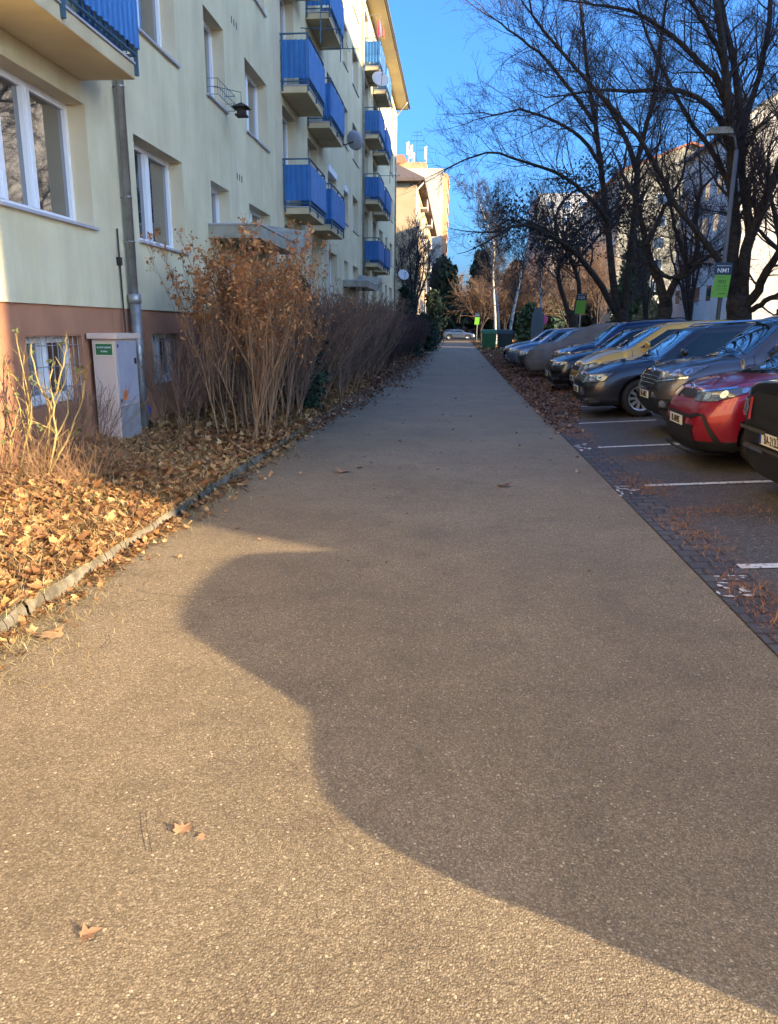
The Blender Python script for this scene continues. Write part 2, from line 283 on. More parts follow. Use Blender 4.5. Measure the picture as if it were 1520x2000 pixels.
def grid_sheet(name, xs, ys, zf, m, **k):
    X, Y = np.meshgrid(xs, ys); Z = zf(X, Y); V = np.stack([X, Y, Z], -1).reshape(-1, 3); nx, ny = len(xs), len(ys)
    i = np.arange(ny-1)[:, None]*nx+np.arange(nx-1)[None]; Fq = np.stack([i, i+1, i+nx+1, i+nx], -1).reshape(-1, 4)
    return tag(np_mesh(name, V, Fq, m, smooth=True), kind='structure')
# ------------------------------------------------------------ ground
LOT = .07
def lotz(x): return LOT*np.clip(np.asarray(x)-1.8, 0, 7.2)
def bedz(X, Y): 
    t = np.clip((-2.56-X)/1.9, 0, 1); return .085+.24*t+.02*np.sin(X*7+Y*2.3)*t+.015*np.sin(Y*5.1)*t
mb = MB(); mb.quad((-900, -300, -.03), (900, -300, -.03), (900, 1500, -.03), (-900, 1500, -.03)); tag(mb.build('ground', M['lawn']), kind='structure')
grid_sheet('footpath', np.linspace(-2.5, 1.76, 12), np.linspace(-4, 103, 120), lambda X, Y: 0*X+.0, M['path'])
grid_sheet('parking_lot', np.array([1.72, 1.8, 2.05, 5, 9.0, 9.4]), np.linspace(-12, 56, 30), lambda X, Y: lotz(X)-.004, M['lot'])
grid_sheet('verge', np.array([9.4, 14, 30, 60]), np.linspace(-12, 75, 30), lambda X, Y: 0*X+LOT*7.2+.02, M['lawn'])
grid_sheet('leafy_strip', np.array([1.76, 4, 9.4]), np.linspace(56, 100, 12), lambda X, Y: lotz(X)*.3, M['soil'])
grid_sheet('cross_road', np.array([-80., 0, 80]), np.array([107., 114, 121]), lambda X, Y: 0*X+.01, M['road'])
grid_sheet('side_path', np.linspace(-4.4, -2.45, 6), np.linspace(21.6, 22.9, 4), lambda X, Y: .06+0*X+.1*np.clip((-2.7-X), 0, 1)+.04, M['path'])
bed = grid_sheet('planting_bed', np.linspace(-4.6, -2.55, 30), np.linspace(1, 60, 500), bedz, M['soil'])
# cobble gutter strip
m = bpy.data.materials.new('gutter_stone'); m.use_nodes = True; t = m.node_tree; b = t.nodes['Principled BSDF']; b.inputs['Roughness'].default_value = .75
tc = t.nodes.new('ShaderNodeTexCoord'); bt = t.nodes.new('ShaderNodeTexBrick'); bt.inputs['Scale'].default_value = 1; bt.inputs['Brick Width'].default_value = .17; bt.inputs['Row Height'].default_value = .15
bt.inputs['Mortar Size'].default_value = .012; bt.inputs['Color1'].default_value = (.055, .055, .06, 1); bt.inputs['Color2'].default_value = (.10, .095, .095, 1); bt.inputs['Mortar'].default_value = (.04, .03, .022, 1)
nz = t.nodes.new('ShaderNodeTexNoise'); nz.inputs['Scale'].default_value = 4; va = t.nodes.new('ShaderNodeVectorMath'); va.operation = 'MULTIPLY_ADD'; va.inputs[1].default_value = (.07, .07, 0)
t.links.new(tc.outputs['Object'], nz.inputs[0]); t.links.new(nz.outputs['Color'], va.inputs[0]); t.links.new(tc.outputs['Object'], va.inputs[2]); t.links.new(va.outputs[0], bt.inputs[0]); t.links.new(bt.outputs[0], b.inputs['Base Color'])
bp = t.nodes.new('ShaderNodeBump'); bp.inputs['Distance'].default_value = .02; bp.invert = True; t.links.new(bt.outputs['Fac'], bp.inputs['Height']); t.links.new(bp.outputs[0], b.inputs['Normal'])
grid_sheet('stone_gutter', np.array([1.77, 1.93, 2.1]), np.linspace(1, 45, 60), lambda X, Y: lotz(X)+.006, m)
# kerb: worn concrete edging stones
mb = MB(); y = 1.0
while y < 60:
    L = .95+random.random()*.1; x = -2.56+random.uniform(-.012, .012); h = .085+random.uniform(-.012, .012)
    if y < 12:
        n = 12; 
        for i in range(n):
            ya, yb = y+L*i/n, y+L*(i+1)/n-(.015 if i == n-1 else 0)
            w = [x+.07+.012*math.sin(ya*9)+random.uniform(-.006, .006) for _ in range(1)][0]; w2 = x+.07+.012*math.sin(yb*9); hh = h+.008*math.sin(ya*5)
            mb.quad((x-.09, ya, hh), (w-.02, ya, hh), (w2-.02, yb, hh), (x-.09, yb, hh)); mb.quad((w-.02, ya, hh), (w, ya, hh-.03), (w2, yb, hh-.03), (w2-.02, yb, hh)); mb.quad((w, ya, hh-.03), (w+.012, ya, -.02), (w2+.012, yb, -.02), (w2, yb, hh-.03))
    else: mb.box(x-.09, x+.07, y, y+L-.015, -.02, h)
    y += L
tag(mb.build('kerb', M['kerb']), kind='structure')
# white bay lines, each a worn strip
for i, (yl, xa) in enumerate([(2.6, 2.15), (5.4, 2.04), (8.28, 2.12), (11.0, 2.1), (13.75, 2.25), (16.5, 2.3), (19.3, 2.3), (22.1, 2.3), (24.9, 2.3)]):
    n = 14; xb = xa+1.35+(.6 if i == 1 else 0)
    mb = MB()
    for j in range(n):
        a, b_ = xa+(xb-xa)*j/n, xa+(xb-xa)*(j+1)/n; e = .05; k1, k2 = -.03*(a-xa), -.03*(b_-xa)
        mb.quad((a, yl+k1-e, lotz(a)+.004), (b_, yl+k2-e, lotz(b_)+.004), (b_, yl+k2+e, lotz(b_)+.004), (a, yl+k1+e, lotz(a)+.004))
    tag(mb.build('bay_line', M['linewhite']), kind='structure')
mb = MB()
for (x, y, a, b_) in [(1.87, 4.9, .16, .1), (1.95, 5.05, .1, .05), (1.84, 7.9, .1, .12), (1.9, 8.15, .2, .06), (1.86, 10.9, .1, .25), (1.9, 11.25, .12, .1)]:
    for q in range(9):
        xx, yy = x+random.uniform(-.1, .1), y+random.uniform(-.14, .14); s1, s2 = a*random.uniform(.08, .42), b_*random.uniform(.1, .45); z = lotz(xx)+.011+q*.0008
        mb.poly([(xx+s1*math.cos(t_)*random.uniform(.5, 1), yy+s2*math.sin(t_)*random.uniform(.5, 1), z) for t_ in np.arange(0, 6.2, .7)])
tag(mb.build('worn_paint_patches', M['linewhite']), kind='structure')
# ------------------------------------------------------------ apartment block on the left
FX = -4.42; DZ = 2.745; PT = 1.91
block = thing('apartment_block', (FX, 24, 0), 'long cream five-storey apartment block with brown plinth and blue balconies', 'building')
def lp(o):                                                        # keep world coordinates under the block's empty
    o.matrix_parent_inverse = Matrix.Translation((-FX, -24, 0)); return o
cols = [('A', 6.85, 9.25, 3), ('B', 10.6, 12.45, 2), ('C', 13.87, 15.0, 1), ('D', 16.4, 18.2, 2), ('L', 19.75, 21.3, 9), ('L', 22.95, 24.5, 9), ('E', 26.4, 28.2, 2), ('F', 30.0, 31.1, 1), ('G', 32.5, 34.3, 2),
        ('L', 36.45, 38.0, 9), ('L', 40.0, 41.6, 9), ('H', 43.3, 45.1, 2), ('I', 47.0, 48.1, 1), ('J', 49.8, 51.8, 2), ('Z', 1.5, 3.3, 2), ('Z', -4.5, -2.7, 2)]
openings = []; wins = []
for c, y0, y1, k in cols:
    for lv in range(5):
        if c == 'L': z0, z1 = PT+.02+DZ*lv+(.0 if lv else .55), PT+2.3+DZ*lv
        else:
            z0, z1 = 2.81+DZ*lv, 4.2+DZ*lv
            if lv == 0 and c in 'CDFG': z0 = 3.42
        openings.append((y0, y1, z0, z1)); wins.append((c, y0, y1, z0, z1, k, lv))
def wall_holes(X, ya, yb, za, zb, ops, depth, mb, mi_wall=0, mi_rev=1):
    ys = sorted(set([ya, yb]+[v for o in ops for v in o[:2]])); zs = sorted(set([za, zb]+[v for o in ops for v in o[2:]]))
    for i in range(len(ys)-1):
        j = 0
        while j < len(zs)-1:
            cy, cz = (ys[i]+ys[i+1])/2, (zs[j]+zs[j+1])/2
            if any(o[0] < cy < o[1] and o[2] < cz < o[3] for o in ops): j += 1; continue
            k = j+1
            while k < len(zs)-1 and not any(o[0] < cy < o[1] and o[2] < (zs[k]+zs[k+1])/2 < o[3] for o in ops): k += 1
            mb.quad((X, ys[i], zs[j]), (X, ys[i+1], zs[j]), (X, ys[i+1], zs[k]), (X, ys[i], zs[k]), mi_wall); j = k
    for (y0, y1, z0, z1) in ops:
        d = X-depth
        mb.quad((X, y0, z0), (X, y0, z1), (d, y0, z1), (d, y0, z0), mi_rev); mb.quad((X, y1, z0), (d, y1, z0), (d, y1, z1), (X, y1, z1), mi_rev)
        mb.quad((X, y0, z1), (X, y1, z1), (d, y1, z1), (d, y0, z1), mi_rev); mb.quad((X, y0, z0), (d, y0, z0), (d, y1, z0), (X, y1, z0), mi_rev)
YA, YB, ZT = -12, 54.0, 15.75
mb = MB(); wall_holes(FX, YA, YB, PT, ZT, openings, .30, mb)
mb.quad((FX, YB, PT), (-16, YB, PT), (-16, YB, ZT), (FX, YB, ZT)); mb.quad((FX, YA, PT), (FX, YA, ZT), (-16, YA, ZT), (-16, YA, PT)); mb.quad((-16, YA, PT), (-16, YA, ZT), (-16, YB, ZT), (-16, YB, PT))
mb.quad((FX, YA, PT), (FX, YB, PT), (FX-.05, YB, PT), (FX-.05, YA, PT))
lp(mb.build('wall', [M['plaster'], M['reveal']], block))
cel = [(7.56, 8.76, .82, 1.57), (10.85, 12.0, .82, 1.57)]
mb = MB(); wall_holes(FX-.03, YA, YB, -.05, PT-.002, cel, .28, mb, 0, 0); mb.quad((FX-.03, YB, -.05), (-15.9, YB, -.05), (-15.9, YB, PT-.002), (FX-.03, YB, PT-.002))
for yj in (9.6, 13.2, 17, 22, 27): mb.box(FX-.032, FX-.026, yj, yj+.012, 0, PT-.01)
mb.box(FX-.031, FX-.024, YA, YB, 1.585, 1.597)
lp(mb.build('plinth', M['plinth'], block))
def window(y0, y1, z0, z1, k, X, bars=False, lv=0, par=block, curtain=True):
    fr = MB(); x1, x0 = X, X-.07; t_ = .075
    fr.box(x0, x1, y0, y0+t_, z0, z1); fr.box(x0, x1, y1-t_, y1, z0, z1); fr.box(x0, x1, y0+t_, y1-t_, z1-t_, z1); fr.box(x0, x1, y0+t_, y1-t_, z0, z0+t_+.03)
    if k == 2: cuts = [(y0+y1)/2]
    elif k == 3: cuts = [y0+(y1-y0)*.375, y0+(y1-y0)*.625]
    elif k == 9: cuts = [y0+.75]
    else: cuts = []
    for c in cuts: fr.box(x0, x1+.012, c-.075, c+.075, z0+t_+.03, z1-t_)
    for c in cuts: fr.box(x1+.012, x1+.018, c-.006, c+.006, z0+t_+.03, z1-t_, 0)
    o = fr.build('window', M['white'], par); lp(o) if par is block else None
    g = MB(); g.quad((x0+.03, y0+.02, z0+.02), (x0+.03, y1-.02, z0+.02), (x0+.03, y1-.02, z1-.02), (x0+.03, y0+.02, z1-.02)); pn = g.build('pane', M['glass'], o)
    pn.matrix_parent_inverse = Matrix()
    if k != 9 and not bars:
        s_ = MB(); s_.box(X-.01, FX+.05, y0-.04, y1+.04, z0-.022, z0+.010) ; s_.build('sill', M['tin'], o)
    if bars:
        s_ = MB(); n = int((y1-y0)/.12)
        for i in range(n+1):
            yy = y0+.02+i*(y1-y0-.04)/n; s_.tube([(FX-.08, yy, z0), (FX-.08, yy, z1)], .006, 5)
        for zz in (z0+.18, z0+.42, z1-.1): s_.tube([(FX-.08, y0, zz), (FX-.08, y1, zz)], .006, 5)
        s_.build('window_bars', M['metal'], o)
    return o
wn = 0
for c, y0, y1, z0, z1, k, lv in wins:
    if c == 'Z' and lv > 1: continue
    window(y0, y1, z0+(.02 if c != 'L' else 0), z1, k, FX-.22, lv=lv)
for (y0, y1, z0, z1) in cel: window(y0, y1, z0, z1, 2, FX-.2, True)
# open tilted roller-shutter boxes on two windows
mb = MB()
for y0, y1, z in ((26.4, 28.2, 4.2+DZ), (30., 31.1, 4.2+DZ)): mb.box(FX-.2, FX+.03, y0+.02, y1-.02, z-.22, z-.01)
lp(mb.build('shutter_box', M['white'], block))
# darker yellow strip beside the loggias
for y0 in (18.95, 35.75):
    mb = MB(); mb.box(FX+.0, FX+.006, y0, y0+.72, PT+.3, ZT); lp(mb.build('yellow_strip', M['reveal'], block))
# roof, eave
mb = MB(); mb.box(-16.5, -3.66, YA-.4, YB+.45, ZT-.02, ZT+.12, 0); lp(mb.build('eave', M['reveal'], block))
mb = MB(); mb.poly([(-16.7, YA-.5, ZT+.13), (-3.56, YA-.5, ZT+.13), (-3.56, YB+.55, ZT+.13), (-16.7, YB+.55, ZT+.13)])
for q in (((-16.7, YA-.5, ZT+.13), (-3.56, YA-.5, ZT+.13), (-10, YA+4, ZT+3)), ((-3.56, YB+.55, ZT+.13), (-16.7, YB+.55, ZT+.13), (-10, YB-4, ZT+3))): mb.poly(q)
mb.poly([(-3.56, YA-.5, ZT+.13), (-3.56, YB+.55, ZT+.13), (-10, YB-4, ZT+3), (-10, YA+4, ZT+3)]); mb.poly([(-16.7, YB+.55, ZT+.13), (-16.7, YA-.5, ZT+.13), (-10, YA+4, ZT+3), (-10, YB-4, ZT+3)])
lp(mb.build('roof', M['roof'], block))
mb = MB(); mb.tube([(-3.58, YA, ZT+.09), (-3.58, YB+.5, ZT+.09)], .07, 8); lp(mb.build('gutter', M['metal'], block, True))
for yp in (10.05, 35.3, 52.8):
    mb = MB(); xp = FX+.10
    mb.tube([(-3.6, yp, ZT+.02), (-3.75, yp, ZT-.15), (xp, yp, ZT-.8), (xp, yp, ZT-1.3), (xp, yp, 2.0)], .052, 12); mb.tube([(xp, yp, 2.05), (xp, yp, .2)], .072, 12)
    mb.tube([(xp, yp, 2.1), (xp, yp, 1.98)], .085, 12)
    for z in (3.3, 2.75, 4.6, 6.5, 9.5, 12.5, 1.3, .9): mb.tube([(xp, yp, z), (xp, yp, z+.02)], .06 if z > 2 else .08, 12); mb.box(FX-.02, xp, yp-.008, yp+.008, z, z+.015)
    lp(mb.build('drainpipe', M['metal'], block, True))
mb = MB(); mb.tube([(FX+.03, 9.82, 2.9), (FX+.03, 9.86, .25)], .012, 6); mb.box(FX, FX+.05, 9.79, 9.86, 2.45, 2.55); lp(mb.build('lightning_cable', M['dark'], block))
# small vent slots in threes
mb = MB()
for z in (4.58, 4.58+DZ, 4.58+2*DZ):
    for i in range(3): mb.box(FX-.01, FX+.003, 15.55+i*.16, 15.60+i*.16, z-.07, z+.05)
lp(mb.build('vent_slots', M['dark'], block))
# balconies
OX = -3.76
def corr(mb, a, b_, z0, z1, amp=.022, pitch=.13):
    a, b_ = Vector(a), Vector(b_); d = b_-a; L = d.length; d.normalize(); nrm_ = Vector((d.y, -d.x, 0)); n = max(1, round(L/pitch)); p = L/n; pr = []
    for i in range(n):
        s0 = i*p; pr += [(s0, 0), (s0+p*.42, 0), (s0+p*.5, amp), (s0+p*.92, amp)]
    pr.append((L, 0)); pts = [a+d*s_+nrm_*h for s_, h in pr]
    for i in range(len(pts)-1): mb.quad((pts[i].x, pts[i].y, z0), (pts[i+1].x, pts[i+1].y, z0), (pts[i+1].x, pts[i+1].y, z1), (pts[i].x, pts[i].y, z1))
def balcony(y0, y1, zs):
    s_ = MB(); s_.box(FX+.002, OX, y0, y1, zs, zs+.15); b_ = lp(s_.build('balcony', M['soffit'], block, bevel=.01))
    e = MB(); e.box(FX+.01, OX+.02, y0-.02, y1+.02, zs+.152, zs+.175); e.build('slab_edge_trim', M['tin'], b_)
    r = MB(); zt = zs+.15+1.12; X = OX+.02
    pts = [(FX+.01, y0+.0, zt), (X, y0+.0, zt), (X, y1, zt), (FX+.01, y1, zt)]; r.tube(pts, .022, 6)
    zl = zs+.15+.1; r.tube([(q[0], q[1], zl) for q in pts], .018, 6); zm = zs+.15+.98; r.tube([(q[0], q[1], zm) for q in pts], .012, 6)
    for (x, y) in [(X, y0), (X, y1), (X, (y0+y1)/2), (FX+.05, y0), (FX+.05, y1)]: r.box(x-.02, x+.02, y-.02, y+.02, zs+.04, zt)
    n = int((y1-y0)/.12)
    for i in range(1, n): r.box(X-.012, X+.002, y0+i*(y1-y0)/n-.006, y0+i*(y1-y0)/n+.006, zs+.2, zl+.1)
    r.build('railing', M['bluerail'], b_)
    p_ = MB(); corr(p_, (X+.025, y0-.02, 0), (X+.025, y1+.02, 0), zl+.06, zm); corr(p_, (FX+.05, y0-.028, 0), (X+.02, y0-.028, 0), zl+.06, zm); corr(p_, (X+.02, y1+.028, 0), (FX+.05, y1+.028, 0), zl+.06, zm)
    o = p_.build('railing_panel', M['blue'], b_)
    return b_
for (y0, y1) in ((5.9, 9.2), (19.62, 21.75), (22.9, 25.3), (36.3, 38.6), (39.7, 42.1)):
    for k in range(4):
        if y0 < 10 and k > 1: continue
        balcony(y0, y1, 4.43+DZ*k)
# entrance canopies
def canopy(y0, y1, lab=None):
    c = MB(); x1 = -3.5; z = 3.2
    c.box(FX+.004, x1, y0, y1-1.2, z, z+.22)
    # folded wing rising at the far end
    a = [(FX+.004, y1-1.2, z), (x1, y1-1.2, z), (x1, y1-1.2, z+.24), (FX+.004, y1-1.2, z+.24)]
    b1 = [(FX+.004, y1+.1, z+.25), (x1+.1, y1+.1, z+.12), (x1+.1, y1+.1, z+.62), (FX+.004, y1+.1, z+.75)]
    for i in range(4): c.quad(a[i], a[(i+1) % 4], b1[(i+1) % 4], b1[i])
    c.poly(list(reversed(a))); c.poly(b1); o = lp(c.build('entrance_canopy', M['concrete'], block))
    t_ = MB(); t_.box(FX+.004, x1+.02, y0-.02, y1-1.2, z+.222, z+.25); t_.build('canopy_flashing', M['tin'], o)
    d = MB(); d.box(FX+.01, FX+.06, y0+.9, y0+2.2, .2, 2.9); d.box(FX+.06, FX+.08, y0+.95, y0+1.5, .3, 2.8, 1); d.box(FX+.06, FX+.08, y0+1.6, y0+2.15, .3, 2.8, 1); lp(d.build('entrance_door', [M['white'], M['glass']], block))
canopy(13.6, 17.9); canopy(29.6, 34.4)
# low concrete parapet post between loggias at ground level is the wall itself
# ------------------------------------------------------------ satellite dishes, clothes line etc.
def dish(loc, r, az, label, arm=.5):
    o = thing('satellite_dish', loc, label, 'satellite dish', 'satellite dishes on the balconies')
    d = MB(); R4 = Matrix.Rotation(az, 4, 'Z') @ Matrix.Rotation(math.radians(65), 4, 'Y')
    d.lathe([(.001, 0), (r*.4, .02*r*2), (r*.75, .14*r), (r, .25*r), (r*1.0, .25*r+.008), (r*.7, .15*r+.01), (.001, .015)], 24, R4); d.build('dish', M['dishm'], o, True)
    a = MB(); f = R4 @ Vector((0, 0, r*1.1)); e = R4 @ Vector((r*.2, 0, r*1.05)); a.tube([R4 @ Vector((r*.9, 0, .25*r)), e], .01, 6); a.tube([e, e+Vector((0, 0, .08))], .025, 8)
    a.tube([(0, 0, -.02), (-arm*.5, 0, -.1), (-arm, 0, -.1)], .018, 6); a.build('dish_arm', M['dark'], o)
M['dishm'] = mat('dish_grey', (.45, .47, .5), .5)
dish((-3.45, 25.6, 4.43+DZ+.25), .30, 1.1, 'grey satellite dish on two arms beside the nearer pair of balconies')
dish((-3.7, 36.1, 12.2), .37, -1.2, 'large satellite dish above the blue balcony by the second drainpipe')
dish((-3.75, 52.6, 5.1), .38, -1.1, 'satellite dish low on the far corner of the cream block')
# window guard with feeder
o = thing('window_flower_guard', (FX+.1, 14.4, 5.56), 'thin wire flower guard on the sill of the upper small window', 'window guard')
mb = MB()
for z in (.02, .14, .27): mb.tube([(-.1, -.5, z), (.09, -.5, z), (.09, .55, z), (-.1, .55, z)], .006, 5)
for i in range(9): mb.tube([(.09, -.5+i*.131, .02), (.09, -.5+i*.131, .27)], .004, 4)
mb.build('wire_guard', M['bluerail'], o)
o = thing('bird_feeder', P(472, 216, 14.6), 'dark wooden bird feeder hanging from a rod beside the upper small window', 'bird feeder')
mb = MB(); mb.box(-.10, .10, -.10, .10, -.1, -.07); mb.box(-.07, .07, -.07, .07, -.07, .05)
mb.build('feeder_box', M['bark'], o)
mb = MB(); mb.poly([(-.15, -.15, .04), (.15, -.15, .04), (0, 0, .14)]); mb.poly([(.15, -.15, .04), (.15, .15, .04), (0, 0, .14)]); mb.poly([(.15, .15, .04), (-.15, .15, .04), (0, 0, .14)]); mb.poly([(-.15, .15, .04), (-.15, -.15, .04), (0, 0, .14)]); mb.build('feeder_roof', M['bark'], o)
mb = MB(); mb.tube([(0, 0, .13), (0, 0, .3), (-.3, -.2, .32), (FX-o.location.x, -.35, .3)], .006, 5); mb.build('hanging_rod', M['dark'], o)
# laundry on the top balcony
for i, (c, dy, dx, L, lab) in enumerate([((.5, .02, .12), .1, .1, .62, 'pink towel drying on the top balcony under the eave'), ((.22, .17, .28), .35, .2, .5, 'grey violet shirt drying on the top balcony under the eave'), ((.45, .08, .06), .8, .28, .45, 'red cloth drying on the top balcony under the eave')]):
    n = 8; mb = MB(); x0 = -3.95+dx; y0 = 36.35+dy
    for j in range(n):
        a, b_ = j/n, (j+1)/n; f = lambda q: .03*math.sin(q*14)
        for k in range(4): mb.quad((x0+f(a)*k/3, y0+a*.35, -L*k/4), (x0+f(b_)*k/3, y0+b_*.35, -L*k/4), (x0+f(b_)*(k+1)/3, y0+b_*.35, -L*(k+1)/4), (x0+f(a)*(k+1)/3, y0+a*.35, -L*(k+1)/4))
    o = mb.build('laundry', mat('cloth', c, .9)); o.location.z = 14.75; tag(o, lab, 'laundry', 'washing on the top balcony')
o = thing('clothes_rack', (-3.78, 36.3, 14.8), 'wire clothes line frame above the top balcony railing', 'clothes line'); mb = MB()
for dx in (-.4, -.2, 0): mb.tube([(dx, 0, 0), (dx, 1.9, 0)], .006, 4)
mb.tube([(-.6, 0, 0), (0.05, 0, 0)], .012, 5); mb.tube([(-.6, 1.9, 0), (.05, 1.9, 0)], .012, 5); mb.tube([(0.05, 0, 0), (.05, 0, -1.0)], .012, 5); mb.build('line_frame', M['metal'], o)
def aerial(loc, label):
    o = thing('wall_aerial', loc, label, 'aerial', 'thin aerial arms by the balconies'); mb = MB(); mb.tube([(-.5, 0, 0), (.5, .2, .02)], .012, 5); mb.tube([(.2, -.3, 0), (.2, .4, .02)], .01, 5); mb.tube([(0, 0, -.35), (.02, 0, .55)], .014, 5); mb.tube([(.45, -.25, .02), (.45, .45, .02)], .008, 4); mb.build('aerial_arms', M['bluerail'], o)
aerial((-3.4, 22.6, 9.1), 'thin aerial arm beside the upper near blue balconies'); aerial((-3.5, 39.2, 8.9), 'thin aerial frame beside the far blue balconies'); aerial((-3.6, 20.6, 8.9), 'upright aerial pole on the corner of the upper near blue balcony')
# ------------------------------------------------------------ meter cabinet
o = thing('meter_cabinet', (-4.24, 8.85, .27), 'pinkish gas meter cabinet with grey doors standing by the drainpipe', 'utility cabinet')
M['cabp'] = mat('cabinet_pink', (.62, .47, .36), .6, (.56, .42, .33), 3); M['cabg'] = mat('cabinet_grey', (.30, .29, .33), .6, (.36, .35, .38), 3); M['cabd'] = mat('cabinet_base', (.20, .20, .20), .8, (.28, .27, .26), 8, .3, 60)
mb = MB(); mb.box(-.14, .14, 0, .62, -.1, 1.26); mb.build('cabinet_body', M['cabp'], o, bevel=.006)
mb = MB(); mb.box(-.18, .19, -.05, .68, 1.26, 1.33); mb.build('cabinet_lid', M['cabp'], o, bevel=.01)
mb = MB(); mb.box(.141, .155, .03, .59, .47, 1.24); d = mb.build('upper_door', M['cabg'], o, bevel=.003)
mb = MB(); mb.box(.156, .164, .50, .55, .95, 1.02); mb.box(.156, .163, .035, .06, .5, .54); mb.box(.156, .163, .035, .06, 1.16, 1.2); mb.build('lock', M['dark'], d)
mb = MB(); mb.box(.1555, .158, .12, .24, .52, .64); mb.build('orange_sticker', mat('sticker_orange', (.75, .2, .04), .5), d)
mb = MB(); mb.box(.141, .152, .03, .59, .0, .455); mb.build('lower_door', M['cabd'], o, bevel=.003)
mb = MB(); mb.box(-.105, .125, -.006, -.001, 1.06, 1.22); pl = mb.build('notice_border', mat('notice_cream', (.6, .55, .35), .6), o)
mb = MB(); mb.box(-.092, .112, -.009, -.0062, 1.075, 1.205); mb.build('notice_green', mat('notice_green', (.02, .13, .04), .5), pl)
text('HLAVNÝ UZÁVER', .027, (.01, -.0095, 1.162), (1, 0, 0), (0, 0, 1), M['signwhite'], pl, sx_=.82); text('PLYNU', .027, (.01, -.0095, 1.115), (1, 0, 0), (0, 0, 1), M['signwhite'], pl)
# purple ball in the bushes
mb = MB(); 
bm = bmesh.new(); bmesh.ops.create_icosphere(bm, subdivisions=3, radius=.07)
for v in bm.verts: v.co *= 1+.12*math.sin(v.co.x*60)*math.cos(v.co.y*50)
me = bpy.data.meshes.new('purple_ball'); bm.to_mesh(me); bm.free(); o = link('purple_ball', me, mat('purple_plastic', (.16, .09, .5), .5)); o.location = P(287, 801, 10.3); tag(o, 'small purple ball lying under the twigs right of the cabinet', 'ball')
# ------------------------------------------------------------ other buildings
def slab_block(name, label, x0, x1, y0, y1, h, wall, roofh=0, roofm=None, facade=None, sp=(3.0, 2.75), wsz=(1.3, 1.4), sides='W', z0=0, overhang=.5, ridge='y'):
    b_ = thing(name, ((x0+x1)/2, (y0+y1)/2, 0), label, 'building'); I = Matrix.Translation(-b_.location)
    def pp(o): o.matrix_parent_inverse = I; return o
    mb = MB(); mb.box(x0, x1, y0, y1, -.1, h)
    if roofh and ridge == 'y':
        for yy in (y0, y1): mb.poly([(x0, yy, h), (x1, yy, h), ((x0+x1)/2, yy, h+roofh)])
    pp(mb.build('wall', wall, b_))
    if roofh:
        mb = MB(); o_ = overhang; xm, ym = (x0+x1)/2, (y0+y1)/2; t_ = .25
        if ridge == 'y':
            for s_ in (0, t_): pass
            k = roofh/((x1-x0)/2)
            for sgn, xe in ((-1, x0), (1, x1)):
                a = (xe+sgn*o_, h-k*o_+.05); c = (xm, h+roofh+.05)
                mb.poly([(a[0], y0-o_, a[1]), (c[0], y0-o_, c[1]), (c[0], y1+o_, c[1]), (a[0], y1+o_, a[1])]); mb.poly([(a[0], y0-o_, a[1]-t_), (a[0], y1+o_, a[1]-t_), (c[0], y1+o_, c[1]-t_), (c[0], y0-o_, c[1]-t_)])
                mb.poly([(a[0], y0-o_, a[1]-t_), (c[0], y0-o_, c[1]-t_), (c[0], y0-o_, c[1]), (a[0], y0-o_, a[1])]); mb.poly([(a[0], y0-o_, a[1]-t_), (a[0], y0-o_, a[1]), (a[0], y1+o_, a[1]), (a[0], y1+o_, a[1]-t_)])
        else:                                   # hipped
            mb.box(x0-o_, x1+o_, y0-o_, y1+o_, h, h+.3); e = (x1-x0)/2
            A = [(x0-o_, y0-o_, h+.305), (x1+o_, y0-o_, h+.305), (x1+o_, y1+o_, h+.305), (x0-o_, y1+o_, h+.305)]; R1_, R2_ = (xm, y0+e, h+roofh), (xm, y1-e, h+roofh)
            mb.poly([A[0], A[1], R1_]); mb.poly([A[1], A[2], R2_, R1_]); mb.poly([A[2], A[3], R2_]); mb.poly([A[3], A[0], R1_, R2_])
        pp(mb.build('roof', roofm, b_))
    # window bands
    def wins_on(axis, c, a0, a1, sgn):
        n = int((a1-a0-1)/sp[0]); off = ((a1-a0)-n*sp[0])/2+sp[0]/2; k = 0
        for lv in range(int((h-1.2)/sp[1])):
            for i in range(n):
                if k >= 90: return
                a = a0+off+i*sp[0]; z = 1.9+lv*sp[1]; w_, hh = wsz[0]/2, wsz[1]/2; mb = MB(); g = MB(); e = sgn*.03
                if axis == 'x':
                    mb.box(min(c, c+e), max(c, c+e), a-w_, a+w_, z-hh, z+hh); g.box(min(c+e, c+2*e), max(c+e, c+2*e), a-w_+.08, a-.04, z-hh+.08, z+hh-.08); g.box(min(c+e, c+2*e), max(c+e, c+2*e), a+.04, a+w_-.08, z-hh+.08, z+hh-.08)
                else:
                    mb.box(a-w_, a+w_, min(c, c+e), max(c, c+e), z-hh, z+hh); g.box(a-w_+.08, a-.04, min(c+e, c+2*e), max(c+e, c+2*e), z-hh+.08, z+hh-.08); g.box(a+.04, a+w_-.08, min(c+e, c+2*e), max(c+e, c+2*e), z-hh+.08, z+hh-.08)
                f = pp(mb.build('window', M['white'], b_)); f2 = g.build('pane', M['glass'], f); k += 1
    if 'W' in sides: wins_on('x', x0, y0, y1, -1)
    if 'E' in sides: wins_on('x', x1, y0, y1, 1)
    if 'S' in sides: wins_on('y', y0, x0, x1, -1)
    return b_, pp
M['wR'] = mat('pale_gable_plaster', (.60, .55, .47), .9, (.70, .65, .56), .4, .2, 20); M['wG'] = mat('grey_panel_wall', (.34, .33, .33), .9, (.42, .41, .40), .5)
